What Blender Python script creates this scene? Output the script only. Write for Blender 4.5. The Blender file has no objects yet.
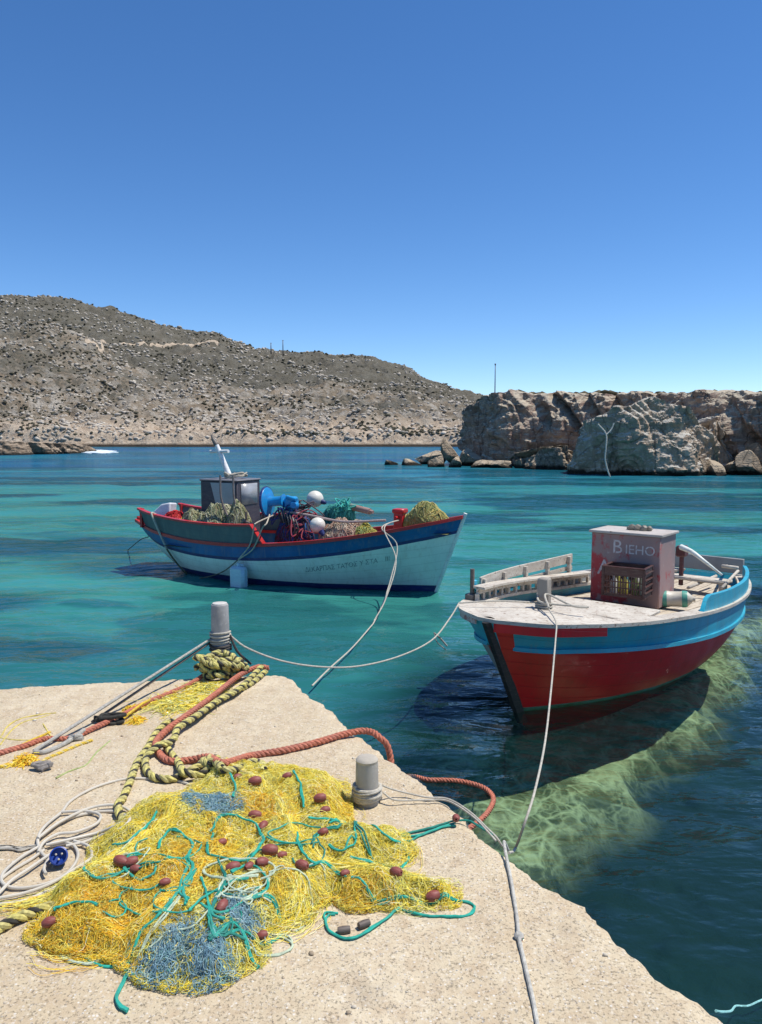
import bpy, math, random
import numpy as np
from mathutils import Vector, Matrix
random.seed(7)
RNG = np.random.default_rng(7)
D = bpy.data
COL = bpy.context.scene.collection
PI = math.pi

# ------------------------------------------------------------------ camera
EYE = 2.5                      # eye height above the water
QZ = 0.9                       # quay top above the water
W, H, F = 762, 1024, 770.0
PITCH = math.atan2(512 - 438, F)
cp, sp = math.cos(PITCH), math.sin(PITCH)

def at(px, py, z):
    """the point of the place at height z that stands in this direction from the eye"""
    a = (px - W / 2) / F
    b = (H / 2 - py) / F
    d = np.array([a, cp + b * sp, -sp + b * cp])
    k = (z - EYE) / d[2]
    return np.array([d[0] * k, d[1] * k, z])

def at_y(px, py, y):
    a = (px - W / 2) / F
    b = (H / 2 - py) / F
    d = np.array([a, cp + b * sp, -sp + b * cp])
    k = y / d[1]
    return np.array([d[0] * k, y, EYE + d[2] * k])

def proj(p):
    x, y, z = p[0], p[1], p[2] - EYE
    zc = y * cp - z * sp
    yc = y * sp + z * cp
    return (W / 2 + F * x / zc, H / 2 - F * yc / zc)

# ------------------------------------------------------------------ noise
def _hash(ix, iy, iz, seed):
    with np.errstate(over='ignore'):
        h = (ix.astype(np.int64) * 374761393 + iy.astype(np.int64) * 668265263 + iz.astype(np.int64) * 2147483647 + seed * 1274126177) & 0xffffffff
        h = ((h ^ (h >> 13)) * 1274126177) & 0xffffffff
        h = ((h ^ (h >> 16)) * 2246822519) & 0xffffffff
        h = h ^ (h >> 15)
    return (h & 0xffffff) / float(0xffffff)

def vnoise(x, y, z=0.0, seed=0):
    x, y, z = np.broadcast_arrays(np.asarray(x, float), np.asarray(y, float), np.asarray(z, float))
    ix, iy, iz = np.floor(x), np.floor(y), np.floor(z)
    fx, fy, fz = x - ix, y - iy, z - iz
    fx = fx * fx * (3 - 2 * fx); fy = fy * fy * (3 - 2 * fy); fz = fz * fz * (3 - 2 * fz)
    r = 0
    for a in (0, 1):
        for b in (0, 1):
            for c in (0, 1):
                w = (fx if a else 1 - fx) * (fy if b else 1 - fy) * (fz if c else 1 - fz)
                r = r + w * _hash(ix + a, iy + b, iz + c, seed)
    return r * 2 - 1

def fbm(x, y, z=0.0, oct=4, seed=0, gain=0.5, lac=2.03):
    r = 0; a = 1.0; f = 1.0; n = 0
    for k in range(oct):
        r = r + a * vnoise(np.asarray(x) * f, np.asarray(y) * f, np.asarray(z) * f, seed + k * 17)
        n += a; a *= gain; f *= lac
    return r / n

def sstep(a, b, x):
    t = np.clip((np.asarray(x, float) - a) / (b - a), 0, 1)
    return t * t * (3 - 2 * t)

# ------------------------------------------------------------------ mesh helpers
def build(name, V, Fs, mats=None, parent=None, smooth=True, fmat=None, col=None, loc=None):
    """V (n,3); Fs: an (m,k) array or a list of faces; one mesh object"""
    V = np.asarray(V, float)
    me = D.meshes.new(name)
    if isinstance(Fs, np.ndarray):
        m, k = Fs.shape
        me.vertices.add(len(V)); me.vertices.foreach_set('co', V.astype(np.float32).ravel())
        me.loops.add(m * k); me.loops.foreach_set('vertex_index', Fs.astype(np.int32).ravel())
        me.polygons.add(m); me.polygons.foreach_set('loop_start', (np.arange(m) * k).astype(np.int32))
        me.update(calc_edges=True)
    else:
        me.from_pydata([tuple(v) for v in V], [], [tuple(int(i) for i in f) for f in Fs])
        me.update()
    if mats is not None:
        for mm in (mats if isinstance(mats, (list, tuple)) else [mats]):
            me.materials.append(mm)
    if fmat is not None:
        me.polygons.foreach_set('material_index', np.asarray(fmat, np.int32))
    if smooth:
        me.polygons.foreach_set('use_smooth', np.ones(len(me.polygons), bool))
    if col is not None:
        at_ = me.color_attributes.new('tint', 'FLOAT_COLOR', 'POINT')
        c = np.ones((len(V), 4), np.float32); c[:, :3] = col
        at_.data.foreach_set('color', c.ravel())
    me.validate()
    o = D.objects.new(name, me); COL.objects.link(o)
    if parent is not None: o.parent = parent
    if loc is not None: o.location = loc
    return o

def tag(o, label=None, cat=None, group=None, kind=None):
    if label: o['label'] = label
    if cat: o['category'] = cat
    if group: o['group'] = group
    if kind: o['kind'] = kind
    return o

def empty(name, loc, label, cat, rz=0.0, group=None):
    o = D.objects.new(name, None); COL.objects.link(o)
    o.location = tuple(loc); o.rotation_euler = (0, 0, rz); o.empty_display_size = .2
    return tag(o, label, cat, group)

class MB:
    """collects pieces into one mesh"""
    def __init__(s): s.V = []; s.F = []; s.M = []; s.n = 0
    def add(s, V, F, m=0):
        V = np.asarray(V, float)
        s.V.append(V); s.F += [tuple(int(i) + s.n for i in f) for f in F]; s.M += [m] * len(F); s.n += len(V)
        return s
    def box(s, c, size, rz=0.0, m=0, ry=0.0, rx=0.0, bev=0.0):
        hx, hy, hz = size[0] / 2, size[1] / 2, size[2] / 2
        b = min(bev, hx * .9, hy * .9, hz * .9)
        if b <= 0:
            V = np.array([(x, y, z) for x in (-hx, hx) for y in (-hy, hy) for z in (-hz, hz)])
            F = [(0, 1, 3, 2), (4, 6, 7, 5), (0, 4, 5, 1), (2, 3, 7, 6), (0, 2, 6, 4), (1, 5, 7, 3)]
        else:
            V = []; idx = {}
            for x in (-1, 1):
                for y in (-1, 1):
                    for z in (-1, 1):
                        for a in range(3):
                            p = [x * (hx - b), y * (hy - b), z * (hz - b)]
                            p[a] += (x, y, z)[a] * b
                            idx[(x, y, z, a)] = len(V); V.append(p)
            V = np.array(V); F = []
            for a in range(3):
                o1, o2 = [(1, 2), (2, 0), (0, 1)][a]
                for sg in (-1, 1):
                    q = []
                    for (u, v) in ((-1, -1), (1, -1), (1, 1), (-1, 1)):
                        k = [0, 0, 0]; k[a] = sg; k[o1] = u; k[o2] = v
                        q.append(idx[(k[0], k[1], k[2], a)])
                    F.append(tuple(q if sg > 0 else q[::-1]))
            for a in range(3):
                b1, b2 = (a + 1) % 3, (a + 2) % 3
                for u in (-1, 1):
                    for v in (-1, 1):
                        k0 = [0, 0, 0]; k0[b1] = u; k0[b2] = v
                        ka = list(k0); ka[a] = -1; kb = list(k0); kb[a] = 1
                        q = [idx[(*ka, b1)], idx[(*kb, b1)], idx[(*kb, b2)], idx[(*ka, b2)]]
                        F.append(tuple(q if u * v < 0 else q[::-1]))
            for x in (-1, 1):
                for y in (-1, 1):
                    for z in (-1, 1):
                        q = [idx[(x, y, z, 0)], idx[(x, y, z, 1)], idx[(x, y, z, 2)]]
                        F.append(tuple(q if x * y * z > 0 else q[::-1]))
        R = np.array((Matrix.Rotation(rz, 3, 'Z') @ Matrix.Rotation(ry, 3, 'Y') @ Matrix.Rotation(rx, 3, 'X')))
        return s.add(V @ R.T + np.array(c), F, m)
    def cyl(s, p0, p1, r0, r1=None, n=16, m=0):
        return s.tube(np.array([p0, p1], float), [r0, r0 if r1 is None else r1], n, m)
    def tube(s, P, r, n=8, m=0, cap=True):
        P = np.asarray(P, float)
        V, F = tube_arrays(P[None], np.broadcast_to(np.asarray(r, float), (len(P),))[None], n, cap)
        return s.add(V, F, m)
    def lathe(s, prof, c=(0, 0, 0), n=24, m=0, axis=None):
        """prof (r,z) pairs, spun about z then turned so z lies along axis"""
        prof = np.array(prof, float); k = len(prof)
        a = np.arange(n) / n * 2 * PI
        V = np.stack([prof[:, None, 0] * np.cos(a), prof[:, None, 0] * np.sin(a), np.repeat(prof[:, 1:2], n, 1)], -1).reshape(-1, 3)
        F = [(i * n + j, i * n + (j + 1) % n, (i + 1) * n + (j + 1) % n, (i + 1) * n + j) for i in range(k - 1) for j in range(n)]
        F.append(tuple(range(n))[::-1]); F.append(tuple((k - 1) * n + j for j in range(n)))
        if axis is not None:
            q = Vector(axis).to_track_quat('Z', 'Y').to_matrix()
            V = V @ np.array(q).T
        return s.add(V + np.array(c), F, m)
    def build(s, name, mats, parent=None, smooth=True, loc=None):
        o = build(name, np.concatenate(s.V), s.F, mats, parent, smooth, s.M, None, loc)
        if smooth: autosmooth(o)
        return o

def autosmooth(o, ang=38):
    me = o.data
    fn = np.empty(len(me.polygons) * 3, np.float32); me.polygons.foreach_get('normal', fn); fn = fn.reshape(-1, 3)
    ek = {}
    lv = np.empty(len(me.loops), np.int32); le = np.empty(len(me.loops), np.int32)
    me.loops.foreach_get('edge_index', le)
    ls = np.empty(len(me.polygons), np.int32); lt = np.empty(len(me.polygons), np.int32)
    me.polygons.foreach_get('loop_start', ls); me.polygons.foreach_get('loop_total', lt)
    lf = np.repeat(np.arange(len(ls)), lt)
    order = np.argsort(le, kind='stable'); e = le[order]; f = lf[order]
    same = e[1:] == e[:-1]
    i = np.nonzero(same)[0]
    d = (fn[f[i]] * fn[f[i + 1]]).sum(1)
    sharp = np.zeros(len(me.edges), bool)
    sharp[e[i[d < math.cos(math.radians(ang))]]] = True
    at_ = me.attributes.get('sharp_edge') or me.attributes.new('sharp_edge', 'BOOLEAN', 'EDGE')
    at_.data.foreach_set('value', sharp)

def frames(P):
    """P (S,N,3): parallel-transport frames"""
    T = np.empty_like(P)
    T[:, 1:-1] = P[:, 2:] - P[:, :-2]; T[:, 0] = P[:, 1] - P[:, 0]; T[:, -1] = P[:, -1] - P[:, -2]
    T /= np.maximum(np.linalg.norm(T, axis=2, keepdims=True), 1e-9)
    N_ = np.empty_like(P)
    ref = np.where(np.abs(T[:, 0, 2:3]) > .9, np.array([[1., 0, 0]]), np.array([[0, 0, 1.]]))
    n = np.cross(T[:, 0], ref); n /= np.linalg.norm(n, axis=1, keepdims=True)
    N_[:, 0] = n
    for i in range(1, P.shape[1]):
        n = n - T[:, i] * (n * T[:, i]).sum(1, keepdims=True)
        n /= np.maximum(np.linalg.norm(n, axis=1, keepdims=True), 1e-9)
        N_[:, i] = n
    return T, N_, np.cross(T, N_)

def tube_arrays(P, R, n, cap=True):
    S, N, _ = P.shape
    T, A, B = frames(P)
    a = np.arange(n) / n * 2 * PI
    V = P[:, :, None] + R[:, :, None, None] * (np.cos(a)[None, None, :, None] * A[:, :, None] + np.sin(a)[None, None, :, None] * B[:, :, None])
    i = np.arange(S)[:, None, None] * N * n + np.arange(N - 1)[None, :, None] * n
    j = np.arange(n)[None, None]; j2 = (j + 1) % n
    Q = np.stack([i + j, i + j2, i + n + j2, i + n + j], -1).reshape(-1, 4)
    if not cap: return V.reshape(-1, 3), Q
    F = [tuple(q) for q in Q]
    for s in range(S):
        o = s * N * n
        F.append(tuple(o + k for k in range(n))[::-1]); F.append(tuple(o + (N - 1) * n + k for k in range(n)))
    return V.reshape(-1, 3), F

def spline(pts, step=None, n=None):
    P = np.asarray(pts, float)
    if len(P) == 2:
        Q = P
    else:
        E = np.vstack([2 * P[0] - P[1], P, 2 * P[-1] - P[-2]])
        out = []
        for i in range(1, len(E) - 2):
            p0, p1, p2, p3 = E[i - 1:i + 3]
            t = np.linspace(0, 1, 16, endpoint=False)[:, None]
            out.append(.5 * ((2 * p1) + (-p0 + p2) * t + (2 * p0 - 5 * p1 + 4 * p2 - p3) * t * t + (-p0 + 3 * p1 - 3 * p2 + p3) * t ** 3))
        Q = np.vstack(out + [P[-1:]])
    d = np.concatenate([[0], np.cumsum(np.linalg.norm(np.diff(Q, axis=0), axis=1))])
    if n is None: n = max(2, int(d[-1] / step) + 1)
    s = np.linspace(0, d[-1], n)
    return np.stack([np.interp(s, d, Q[:, k]) for k in range(Q.shape[1])], 1)

def cinterp(xs, ys, x):
    """smooth interpolation through control values"""
    xs = np.asarray(xs, float); ys = np.asarray(ys, float)
    m = np.gradient(ys, xs)
    x = np.clip(np.asarray(x, float), xs[0], xs[-1])
    i = np.clip(np.searchsorted(xs, x, side='right') - 1, 0, len(xs) - 2)
    h = xs[i + 1] - xs[i]; t = (x - xs[i]) / h
    return ((2 * t ** 3 - 3 * t ** 2 + 1) * ys[i] + (t ** 3 - 2 * t ** 2 + t) * h * m[i] + (-2 * t ** 3 + 3 * t ** 2) * ys[i + 1] + (t ** 3 - t ** 2) * h * m[i + 1])

def grid_faces(nu, nv):
    i = np.arange(nu - 1)[:, None] * nv + np.arange(nv - 1)[None]
    return np.stack([i, i + nv, i + nv + 1, i + 1], -1).reshape(-1, 4)

def ico(sub):
    import bmesh
    bm = bmesh.new(); bmesh.ops.create_icosphere(bm, subdivisions=sub, radius=1)
    V = np.array([v.co[:] for v in bm.verts]); Fa = np.array([[v.index for v in f.verts] for f in bm.faces])
    bm.free(); return V, Fa
_ico = {}
def icos(s):
    if s not in _ico: _ico[s] = ico(s)
    return _ico[s]

# ------------------------------------------------------------------ materials
class NT:
    def __init__(s, name):
        s.m = D.materials.new(name); s.m.use_nodes = True
        s.t = s.m.node_tree; s.t.nodes.clear()
        s.out = s.n('ShaderNodeOutputMaterial')
    def n(s, t, **k):
        nd = s.t.nodes.new(t)
        for a, v in k.items():
            if a in ('operation', 'blend_type', 'data_type', 'feature', 'noise_dimensions', 'attribute_name', 'attribute_type', 'distance', 'musgrave_type', 'wave_type', 'bands_direction', 'interpolation_type', 'normalize', 'clamp', 'distribution', 'noise_type'): setattr(nd, a, v)
            else: nd.inputs[a.replace('_', ' ')].default_value = v
        return nd
    def l(s, a, b):
        s.t.links.new(a, b)
    def pos(s, scale=(1, 1, 1), obj=False, rot=(0, 0, 0)):
        tc = s.n('ShaderNodeTexCoord'); g = tc.outputs['Object']
        if not obj:
            g = s.n('ShaderNodeNewGeometry').outputs['Position']
        mp = s.n('ShaderNodeMapping'); mp.inputs['Scale'].default_value = scale; mp.inputs['Rotation'].default_value = rot
        s.l(g, mp.inputs[0]); return mp.outputs[0]
    def noise(s, co, scale, detail=4, rough=.55, dist=0.0):
        nd = s.n('ShaderNodeTexNoise'); nd.inputs['Scale'].default_value = scale; nd.inputs['Detail'].default_value = detail
        nd.inputs['Roughness'].default_value = rough; nd.inputs['Distortion'].default_value = dist
        if co is not None: s.l(co, nd.inputs['Vector'])
        return nd.outputs['Fac']
    def vor(s, co, scale, feature='F1', out='Distance', rnd=1.0):
        nd = s.n('ShaderNodeTexVoronoi'); nd.feature = feature; nd.inputs['Scale'].default_value = scale; nd.inputs['Randomness'].default_value = rnd
        s.l(co, nd.inputs['Vector']); return nd.outputs[out]
    def ramp(s, fac, stops):
        nd = s.n('ShaderNodeValToRGB'); e = nd.color_ramp.elements
        while len(e) < len(stops): e.new(.5)
        for k, (p, c) in enumerate(stops):
            e[k].position = p
            if not hasattr(c, '__len__'): c = (c, c, c)
            e[k].color = (*c, 1)
        s.l(fac, nd.inputs[0]); return nd.outputs[0]
    def mix(s, f, a, b, blend='MIX'):
        nd = s.n('ShaderNodeMix'); nd.data_type = 'RGBA'; nd.blend_type = blend
        for sock, v in ((nd.inputs[0], f), (nd.inputs[6], a), (nd.inputs[7], b)):
            if hasattr(v, 'links'): s.l(v, sock)
            elif hasattr(v, '__len__'): sock.default_value = (*v, 1)
            else: sock.default_value = v
        return nd.outputs[2]
    def math(s, op, a, b=0.0, c=0.0):
        nd = s.n('ShaderNodeMath'); nd.operation = op
        for k, v in enumerate((a, b, c)):
            if hasattr(v, 'links'): s.l(v, nd.inputs[k])
            else: nd.inputs[k].default_value = v
        return nd.outputs[0]
    def bump(s, h, strength=.5, dist=.01, prev=None):
        nd = s.n('ShaderNodeBump'); nd.inputs['Strength'].default_value = strength; nd.inputs['Distance'].default_value = dist
        s.l(h, nd.inputs['Height'])
        if prev is not None: s.l(prev, nd.inputs['Normal'])
        return nd.outputs[0]
    def pbr(s, col, rough=.7, normal=None, metal=0.0, spec=.5, **k):
        p = s.n('ShaderNodeBsdfPrincipled')
        for sock, v in ((p.inputs['Base Color'], col), (p.inputs['Roughness'], rough), (p.inputs['Metallic'], metal)):
            if hasattr(v, 'links'): s.l(v, sock)
            elif hasattr(v, '__len__'): sock.default_value = (*v, 1)
            else: sock.default_value = v
        p.inputs['Specular IOR Level'].default_value = spec
        if normal is not None: s.l(normal, p.inputs['Normal'])
        for a, v in k.items(): p.inputs[a.replace('_', ' ')].default_value = v
        s.l(p.outputs[0], s.out.inputs[0]); return p

def paint(name, c, c2=None, rough=.45, scale=3.0, chips=None, chip_amt=.62, bump=.25, streak=False, obj=True, grime=(.25, .22, .18), grime_amt=.35, planks=0.0):
    """weathered paint or any plain material with worn, grimy variation"""
    t = NT(name); co = t.pos((1, 1, 4 if not streak else .4), obj=obj)
    c2 = c2 or tuple(x * .72 for x in c)
    f = t.noise(co, scale, 6, .6)
    col = t.mix(t.ramp(f, [(.35, 0), (.68, 1)]), c, c2)
    g = t.noise(co, scale * 3.7, 5, .7)
    col = t.mix(t.math('MULTIPLY', t.ramp(g, [(.5, 0), (.8, 1)]), grime_amt), col, grime)
    hgt = t.noise(co, 40, 4, .6)
    if planks:
        pz = t.n('ShaderNodeSeparateXYZ'); t.l(t.pos(obj=True), pz.inputs[0])
        wz = t.math('ADD', pz.outputs[2], t.math('MULTIPLY', t.math('MULTIPLY', pz.outputs[0], pz.outputs[0]), -.03))
        seam = t.ramp(t.math('PINGPONG', t.math('DIVIDE', wz, planks), .5), [(0, 1), (.05, 0)])
        col = t.mix(t.math('MULTIPLY', seam, .35), col, tuple(x * .35 for x in c))
        dr = t.ramp(t.noise(t.pos((5, 5, .35), obj=True), 3.0, 5, .65), [(.56, 0), (.70, 1)])
        col = t.mix(t.math('MULTIPLY', dr, .28), col, grime)
        hgt = t.math('SUBTRACT', hgt, t.math('MULTIPLY', seam, 1.2))
    if chips is not None:
        ch = t.ramp(t.noise(t.pos((1, 1, 1), obj=obj), scale * 5, 8, .72), [(chip_amt, 0), (chip_amt + .025, 1)])
        col = t.mix(ch, col, chips)
        hgt = t.math('SUBTRACT', hgt, t.math('MULTIPLY', ch, .6))
    r = t.math('ADD', t.math('MULTIPLY', f, .25), rough - .1)
    t.pbr(col, r, t.bump(hgt, bump, .004))
    return t.m

def fibre(name, c, rough=.8, var=.35, scale=60):
    t = NT(name); co = t.pos(obj=False)
    f = t.noise(co, scale, 3, .6); f2 = t.noise(co, 7, 3, .6)
    col = t.mix(t.ramp(f, [(.3, 0), (.7, 1)]), tuple(x * (1 - var) for x in c), tuple(min(1, x * (1 + var * .6)) for x in c))
    col = t.mix(t.math('MULTIPLY', t.ramp(f2, [(.45, 0), (.7, 1)]), .35), col, tuple(.4 * x + .1 for x in c))
    t.pbr(col, rough, t.bump(t.noise(co, scale * 6, 2, .5), .5, .002), spec=.25)
    return t.m

def tinted(name, rough=.6, spec=.3, var=.25):
    t = NT(name)
    a = t.n('ShaderNodeVertexColor'); a.layer_name = 'tint'
    f = t.noise(t.pos(), 90, 2, .5)
    col = t.mix(t.math('MULTIPLY', t.ramp(f, [(.3, 0), (.7, 1)]), var), a.outputs[0], (.05, .04, .02))
    t.pbr(col, rough, None, spec=spec)
    return t.m
# ------------------------------------------------------------------ the setting
def lin(r, g, b):
    return tuple((c / 255 / 12.92 if c / 255 <= .04045 else ((c / 255 + .055) / 1.055) ** 2.4) for c in (r, g, b))

SUN_EL, SUN_AZ = math.radians(66), math.atan2(.99, .10)        # azimuth measured from +Y towards +X
sun_dir = Vector((math.cos(SUN_EL) * math.sin(SUN_AZ), math.cos(SUN_EL) * math.cos(SUN_AZ), math.sin(SUN_EL)))

def setup_world():
    sc = bpy.context.scene
    w = D.worlds.new('World'); sc.world = w; w.use_nodes = True
    nt = w.node_tree; nt.nodes.clear()
    sky = nt.nodes.new('ShaderNodeTexSky'); sky.sky_type = 'NISHITA'; sky.sun_disc = False
    sky.sun_elevation = SUN_EL; sky.sun_rotation = SUN_AZ
    sky.altitude = 1500; sky.air_density = .85; sky.dust_density = SKY_DUST; sky.ozone_density = 3.0
    bg = nt.nodes.new('ShaderNodeBackground'); bg.inputs[1].default_value = SKY_STR
    out = nt.nodes.new('ShaderNodeOutputWorld')
    hs = nt.nodes.new('ShaderNodeHueSaturation'); hs.inputs['Saturation'].default_value = SKY_SAT; hs.inputs['Hue'].default_value = .503
    nt.links.new(sky.outputs[0], hs.inputs['Color']); nt.links.new(hs.outputs[0], bg.inputs[0]); nt.links.new(bg.outputs[0], out.inputs[0])
    ld = D.lights.new('sun', 'SUN'); ld.energy = SUN_STR; ld.angle = math.radians(.53); ld.color = (1, .955, .88)
    lo = D.objects.new('sun', ld); COL.objects.link(lo)
    lo.rotation_euler = (-sun_dir).to_track_quat('-Z', 'Y').to_euler(); lo.location = (20, 10, 60)
    cam = D.cameras.new('camera'); co = D.objects.new('camera', cam); COL.objects.link(co)
    cam.sensor_fit = 'VERTICAL'; cam.sensor_height = 24; cam.lens = 24 * F / H
    cam.clip_end = 8000; cam.clip_start = .05
    co.location = (0, 0, EYE); co.rotation_euler = (PI / 2 - PITCH, 0, 0)
    sc.camera = co
    vs = sc.view_settings; vs.view_transform = 'Standard'; vs.look = 'None'; vs.exposure = EXPO; vs.gamma = 1; vs.use_curve_mapping = False
    sc.cycles.use_denoising = True
    sc.cycles.max_bounces = 8; sc.cycles.transparent_max_bounces = 12; sc.cycles.caustics_refractive = False; sc.cycles.caustics_reflective = False
    sc.cycles.sample_clamp_indirect = 6

SKY_STR, SUN_STR, EXPO, SKY_DUST, SKY_SAT = .125, 3.9, .41, .0, 1.22
setup_world()

# ---- quay geometry: two edges meet at the corner
QC = at(283, 672, QZ); QL = at(-2, 687, QZ); QR = at(727, 1024, QZ)
d1 = (QL - QC); d1 /= np.linalg.norm(d1); d2 = (QR - QC); d2 /= np.linalg.norm(d2)
qM = np.linalg.inv(np.array([[d1[0], d2[0]], [d1[1], d2[1]]]))
def quay_ab(x, y):
    a = qM[0, 0] * (x - QC[0]) + qM[0, 1] * (y - QC[1]); b = qM[1, 0] * (x - QC[0]) + qM[1, 1] * (y - QC[1])
    return a, b
def quay_relief(x, y):
    n = fbm(x * 1.3, y * 1.3, oct=3, seed=3) * .007
    p = fbm(x * 26, y * 26, oct=3, seed=9, gain=.5)
    pits = np.maximum(0, fbm(x * 28, y * 28, oct=2, seed=21) - .28) * .003
    return n + p * .0044 - pits

def mat_quay():
    t = NT('worn_concrete'); co = t.pos()
    big = t.noise(co, 1.6, 5, .6)
    mid = t.noise(co, 14, 6, .65)
    fine = t.noise(co, 95, 5, .7)
    col = t.mix(t.ramp(big, [(.35, 0), (.68, 1)]), (.53, .43, .285), (.63, .53, .37))
    col = t.mix(t.ramp(mid, [(.42, 0), (.72, .8)]), col, (.45, .335, .215))
    col = t.mix(t.math('MULTIPLY', t.ramp(t.noise(co, 75, 4, .6), [(.56, 0), (.68, 1)]), .55), col, (.72, .66, .54))
    # aggregate: separate stones of their own colour
    v = t.n('ShaderNodeTexVoronoi'); v.inputs['Scale'].default_value = 95; t.l(co, v.inputs['Vector'])
    vc = t.n('ShaderNodeSeparateColor'); t.l(v.outputs['Color'], vc.inputs[0])
    stone = t.math('MULTIPLY', t.ramp(v.outputs['Distance'], [(.30, 1), (.42, 0)]), t.ramp(vc.outputs[0], [(.62, 0), (.66, 1)]))
    col = t.mix(t.math('MULTIPLY', stone, .8), col, t.ramp(vc.outputs[1], [(0, (.44, .36, .27)), (.4, (.55, .47, .37)), (1, (.72, .69, .62))]))
    pit = t.ramp(t.noise(co, 105, 5, .7), [(.33, 1), (.44, 0)])
    col = t.mix(t.math('MULTIPLY', pit, .42), col, (.15, .115, .08))
    stain = t.ramp(t.noise(co, 3.1, 6, .7), [(.58, 0), (.72, 1)])
    col = t.mix(t.math('MULTIPLY', stain, .4), col, (.30, .235, .165))
    h = t.math('ADD', t.math('MULTIPLY', fine, .7), t.math('MULTIPLY', stone, .07))
    h = t.math('SUBTRACT', h, t.math('MULTIPLY', pit, .5))
    nrm = t.bump(h, .8, .006)
    t.pbr(col, .93, nrm, spec=.2)
    return t.m

def make_quay():
    na, nb = 430, 560
    a = np.concatenate([np.linspace(0, 1, na) ** 1.25 * 7.5]); b = np.linspace(0, 1, nb) ** 1.15 * 9.0
    A, B = np.meshgrid(a, b, indexing='ij')
    X = QC[0] + A * d1[0] + B * d2[0]; Y = QC[1] + A * d1[1] + B * d2[1]
    ea = np.exp(-A / .03); eb = np.exp(-B / .03)
    ra = fbm(B * 6, B * 0, seed=31, oct=6, gain=.62) * .05; rb = fbm(A * 6, A * 0, seed=37, oct=6, gain=.62) * .05
    # ragged edges: the first rows move in and out
    X = X + d1[0] * ra * np.exp(-A / .15) + d2[0] * rb * np.exp(-B / .15)
    Y = Y + d1[1] * ra * np.exp(-A / .15) + d2[1] * rb * np.exp(-B / .15)
    Z = QZ + quay_relief(X, Y) - .018 * (ea + eb) - .012 * np.abs(fbm(X * 12, Y * 12, seed=5)) * (np.exp(-A / .08) + np.exp(-B / .08))
    V = np.stack([X, Y, Z], -1).reshape(-1, 3); Fc = grid_faces(na, nb)
    # side walls going down to the seabed
    Vs = [V]; Fs = [Fc]; n0 = len(V)
    for idx, flip in ((np.arange(nb), 0), (np.arange(na) * nb, 1)):
        P = V[idx]; k = len(P); rows = [P]
        base = np.arange(n0, n0 + k * 7).reshape(7, k)
        out = -(d1 if not flip else d2)
        z = [0.0, .05, .2, .5, .9, 1.4, 2.6]
        R = np.stack([P + np.array([0, 0, -dz]) + (out * (.02 if dz else 0) + out * (fbm(P[:, 0] * 4, P[:, 1] * 4, dz * 4, seed=8) * .03 if dz else np.zeros(k))[:, None]) for dz in z])
        Vs.append(R.reshape(-1, 3)); n0 += k * 7
        i = base[:-1, :-1]; q = np.stack([i, base[:-1, 1:], base[1:, 1:], base[1:, :-1]], -1).reshape(-1, 4)
        Fs.append(q if flip else q[:, ::-1])
    V = np.concatenate(Vs); Fq = np.concatenate(Fs)
    o = build('quay', V, Fq[:, ::-1] if False else Fq, mat_quay())
    tag(o, kind='structure')
make_quay()
def quay_grit():
    r = np.random.default_rng(15); n = 520
    a = r.uniform(0.05, 3.4, n); b = r.uniform(.05, 5.2, n); x = QC[0] + a * d1[0] + b * d2[0]; y = QC[1] + a * d1[1] + b * d2[1]
    s = r.uniform(.002, .0048, n) * r.choice([1, 1, 1, 1.9], n); V0, F0 = icos(1); m = len(V0)
    V = V0[None] * s[:, None, None] * np.stack([r.uniform(.7, 1.5, n), r.uniform(.7, 1.4, n), r.uniform(.4, .8, n)], -1)[:, None] * (1 + r.uniform(-.25, .25, (n, m, 1))) + np.stack([x, y, QZ + quay_relief(x, y) + s * .3], -1)[:, None]
    c = np.array([(.62, .55, .44), (.74, .70, .62), (.34, .27, .19), (.5, .4, .28)])[r.integers(0, 4, n)]
    tag(build('grit', V.reshape(-1, 3), (F0[None] + (np.arange(n) * m)[:, None, None]).reshape(-1, 3), tinted('grit_stone', .9, .1, .2), smooth=False, col=np.repeat(c, m, 0)), kind='stuff')
quay_grit()

# ---- seabed
def mat_seabed():
    t = NT('seabed'); co = t.pos()
    warp = t.n('ShaderNodeTexNoise'); warp.inputs['Scale'].default_value = 2.6; warp.inputs['Detail'].default_value = 2; t.l(co, warp.inputs['Vector'])
    wm = t.n('ShaderNodeVectorMath'); wm.operation = 'MULTIPLY_ADD'; wm.inputs[1].default_value = (.28, .28, 0); t.l(warp.outputs['Color'], wm.inputs[0]); t.l(co, wm.inputs[2])
    wc = wm.outputs[0]
    e1 = t.ramp(t.vor(wc, 4.2, 'DISTANCE_TO_EDGE'), [(0, 1), (.10, 0)])  # coarse and fine cell edges: caustic light network painted into the bottom colour
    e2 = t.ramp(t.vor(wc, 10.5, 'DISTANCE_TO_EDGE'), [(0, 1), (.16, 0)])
    n = t.noise(wc, 2.2, 6, .65)
    col = t.mix(t.ramp(n, [(.40, 0), (.60, 1)]), (.10, .105, .055), (.50, .45, .28))
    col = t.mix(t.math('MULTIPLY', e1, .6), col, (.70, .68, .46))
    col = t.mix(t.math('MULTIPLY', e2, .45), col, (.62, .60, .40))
    col = t.mix(t.ramp(t.noise(wc, 2.4, 5, .7), [(.50, 0), (.58, .75)]), col, (.07, .075, .04))
    # outside the wedge outline the bottom turns dark blue-green, by vertex tint
    a = t.n('ShaderNodeVertexColor'); a.layer_name = 'tint'
    sep = t.n('ShaderNodeSeparateColor'); t.l(a.outputs[0], sep.inputs[0])
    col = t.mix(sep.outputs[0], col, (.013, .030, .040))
    t.pbr(col, .9, t.bump(n, .6, .08), spec=.1)
    return t.m

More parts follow.
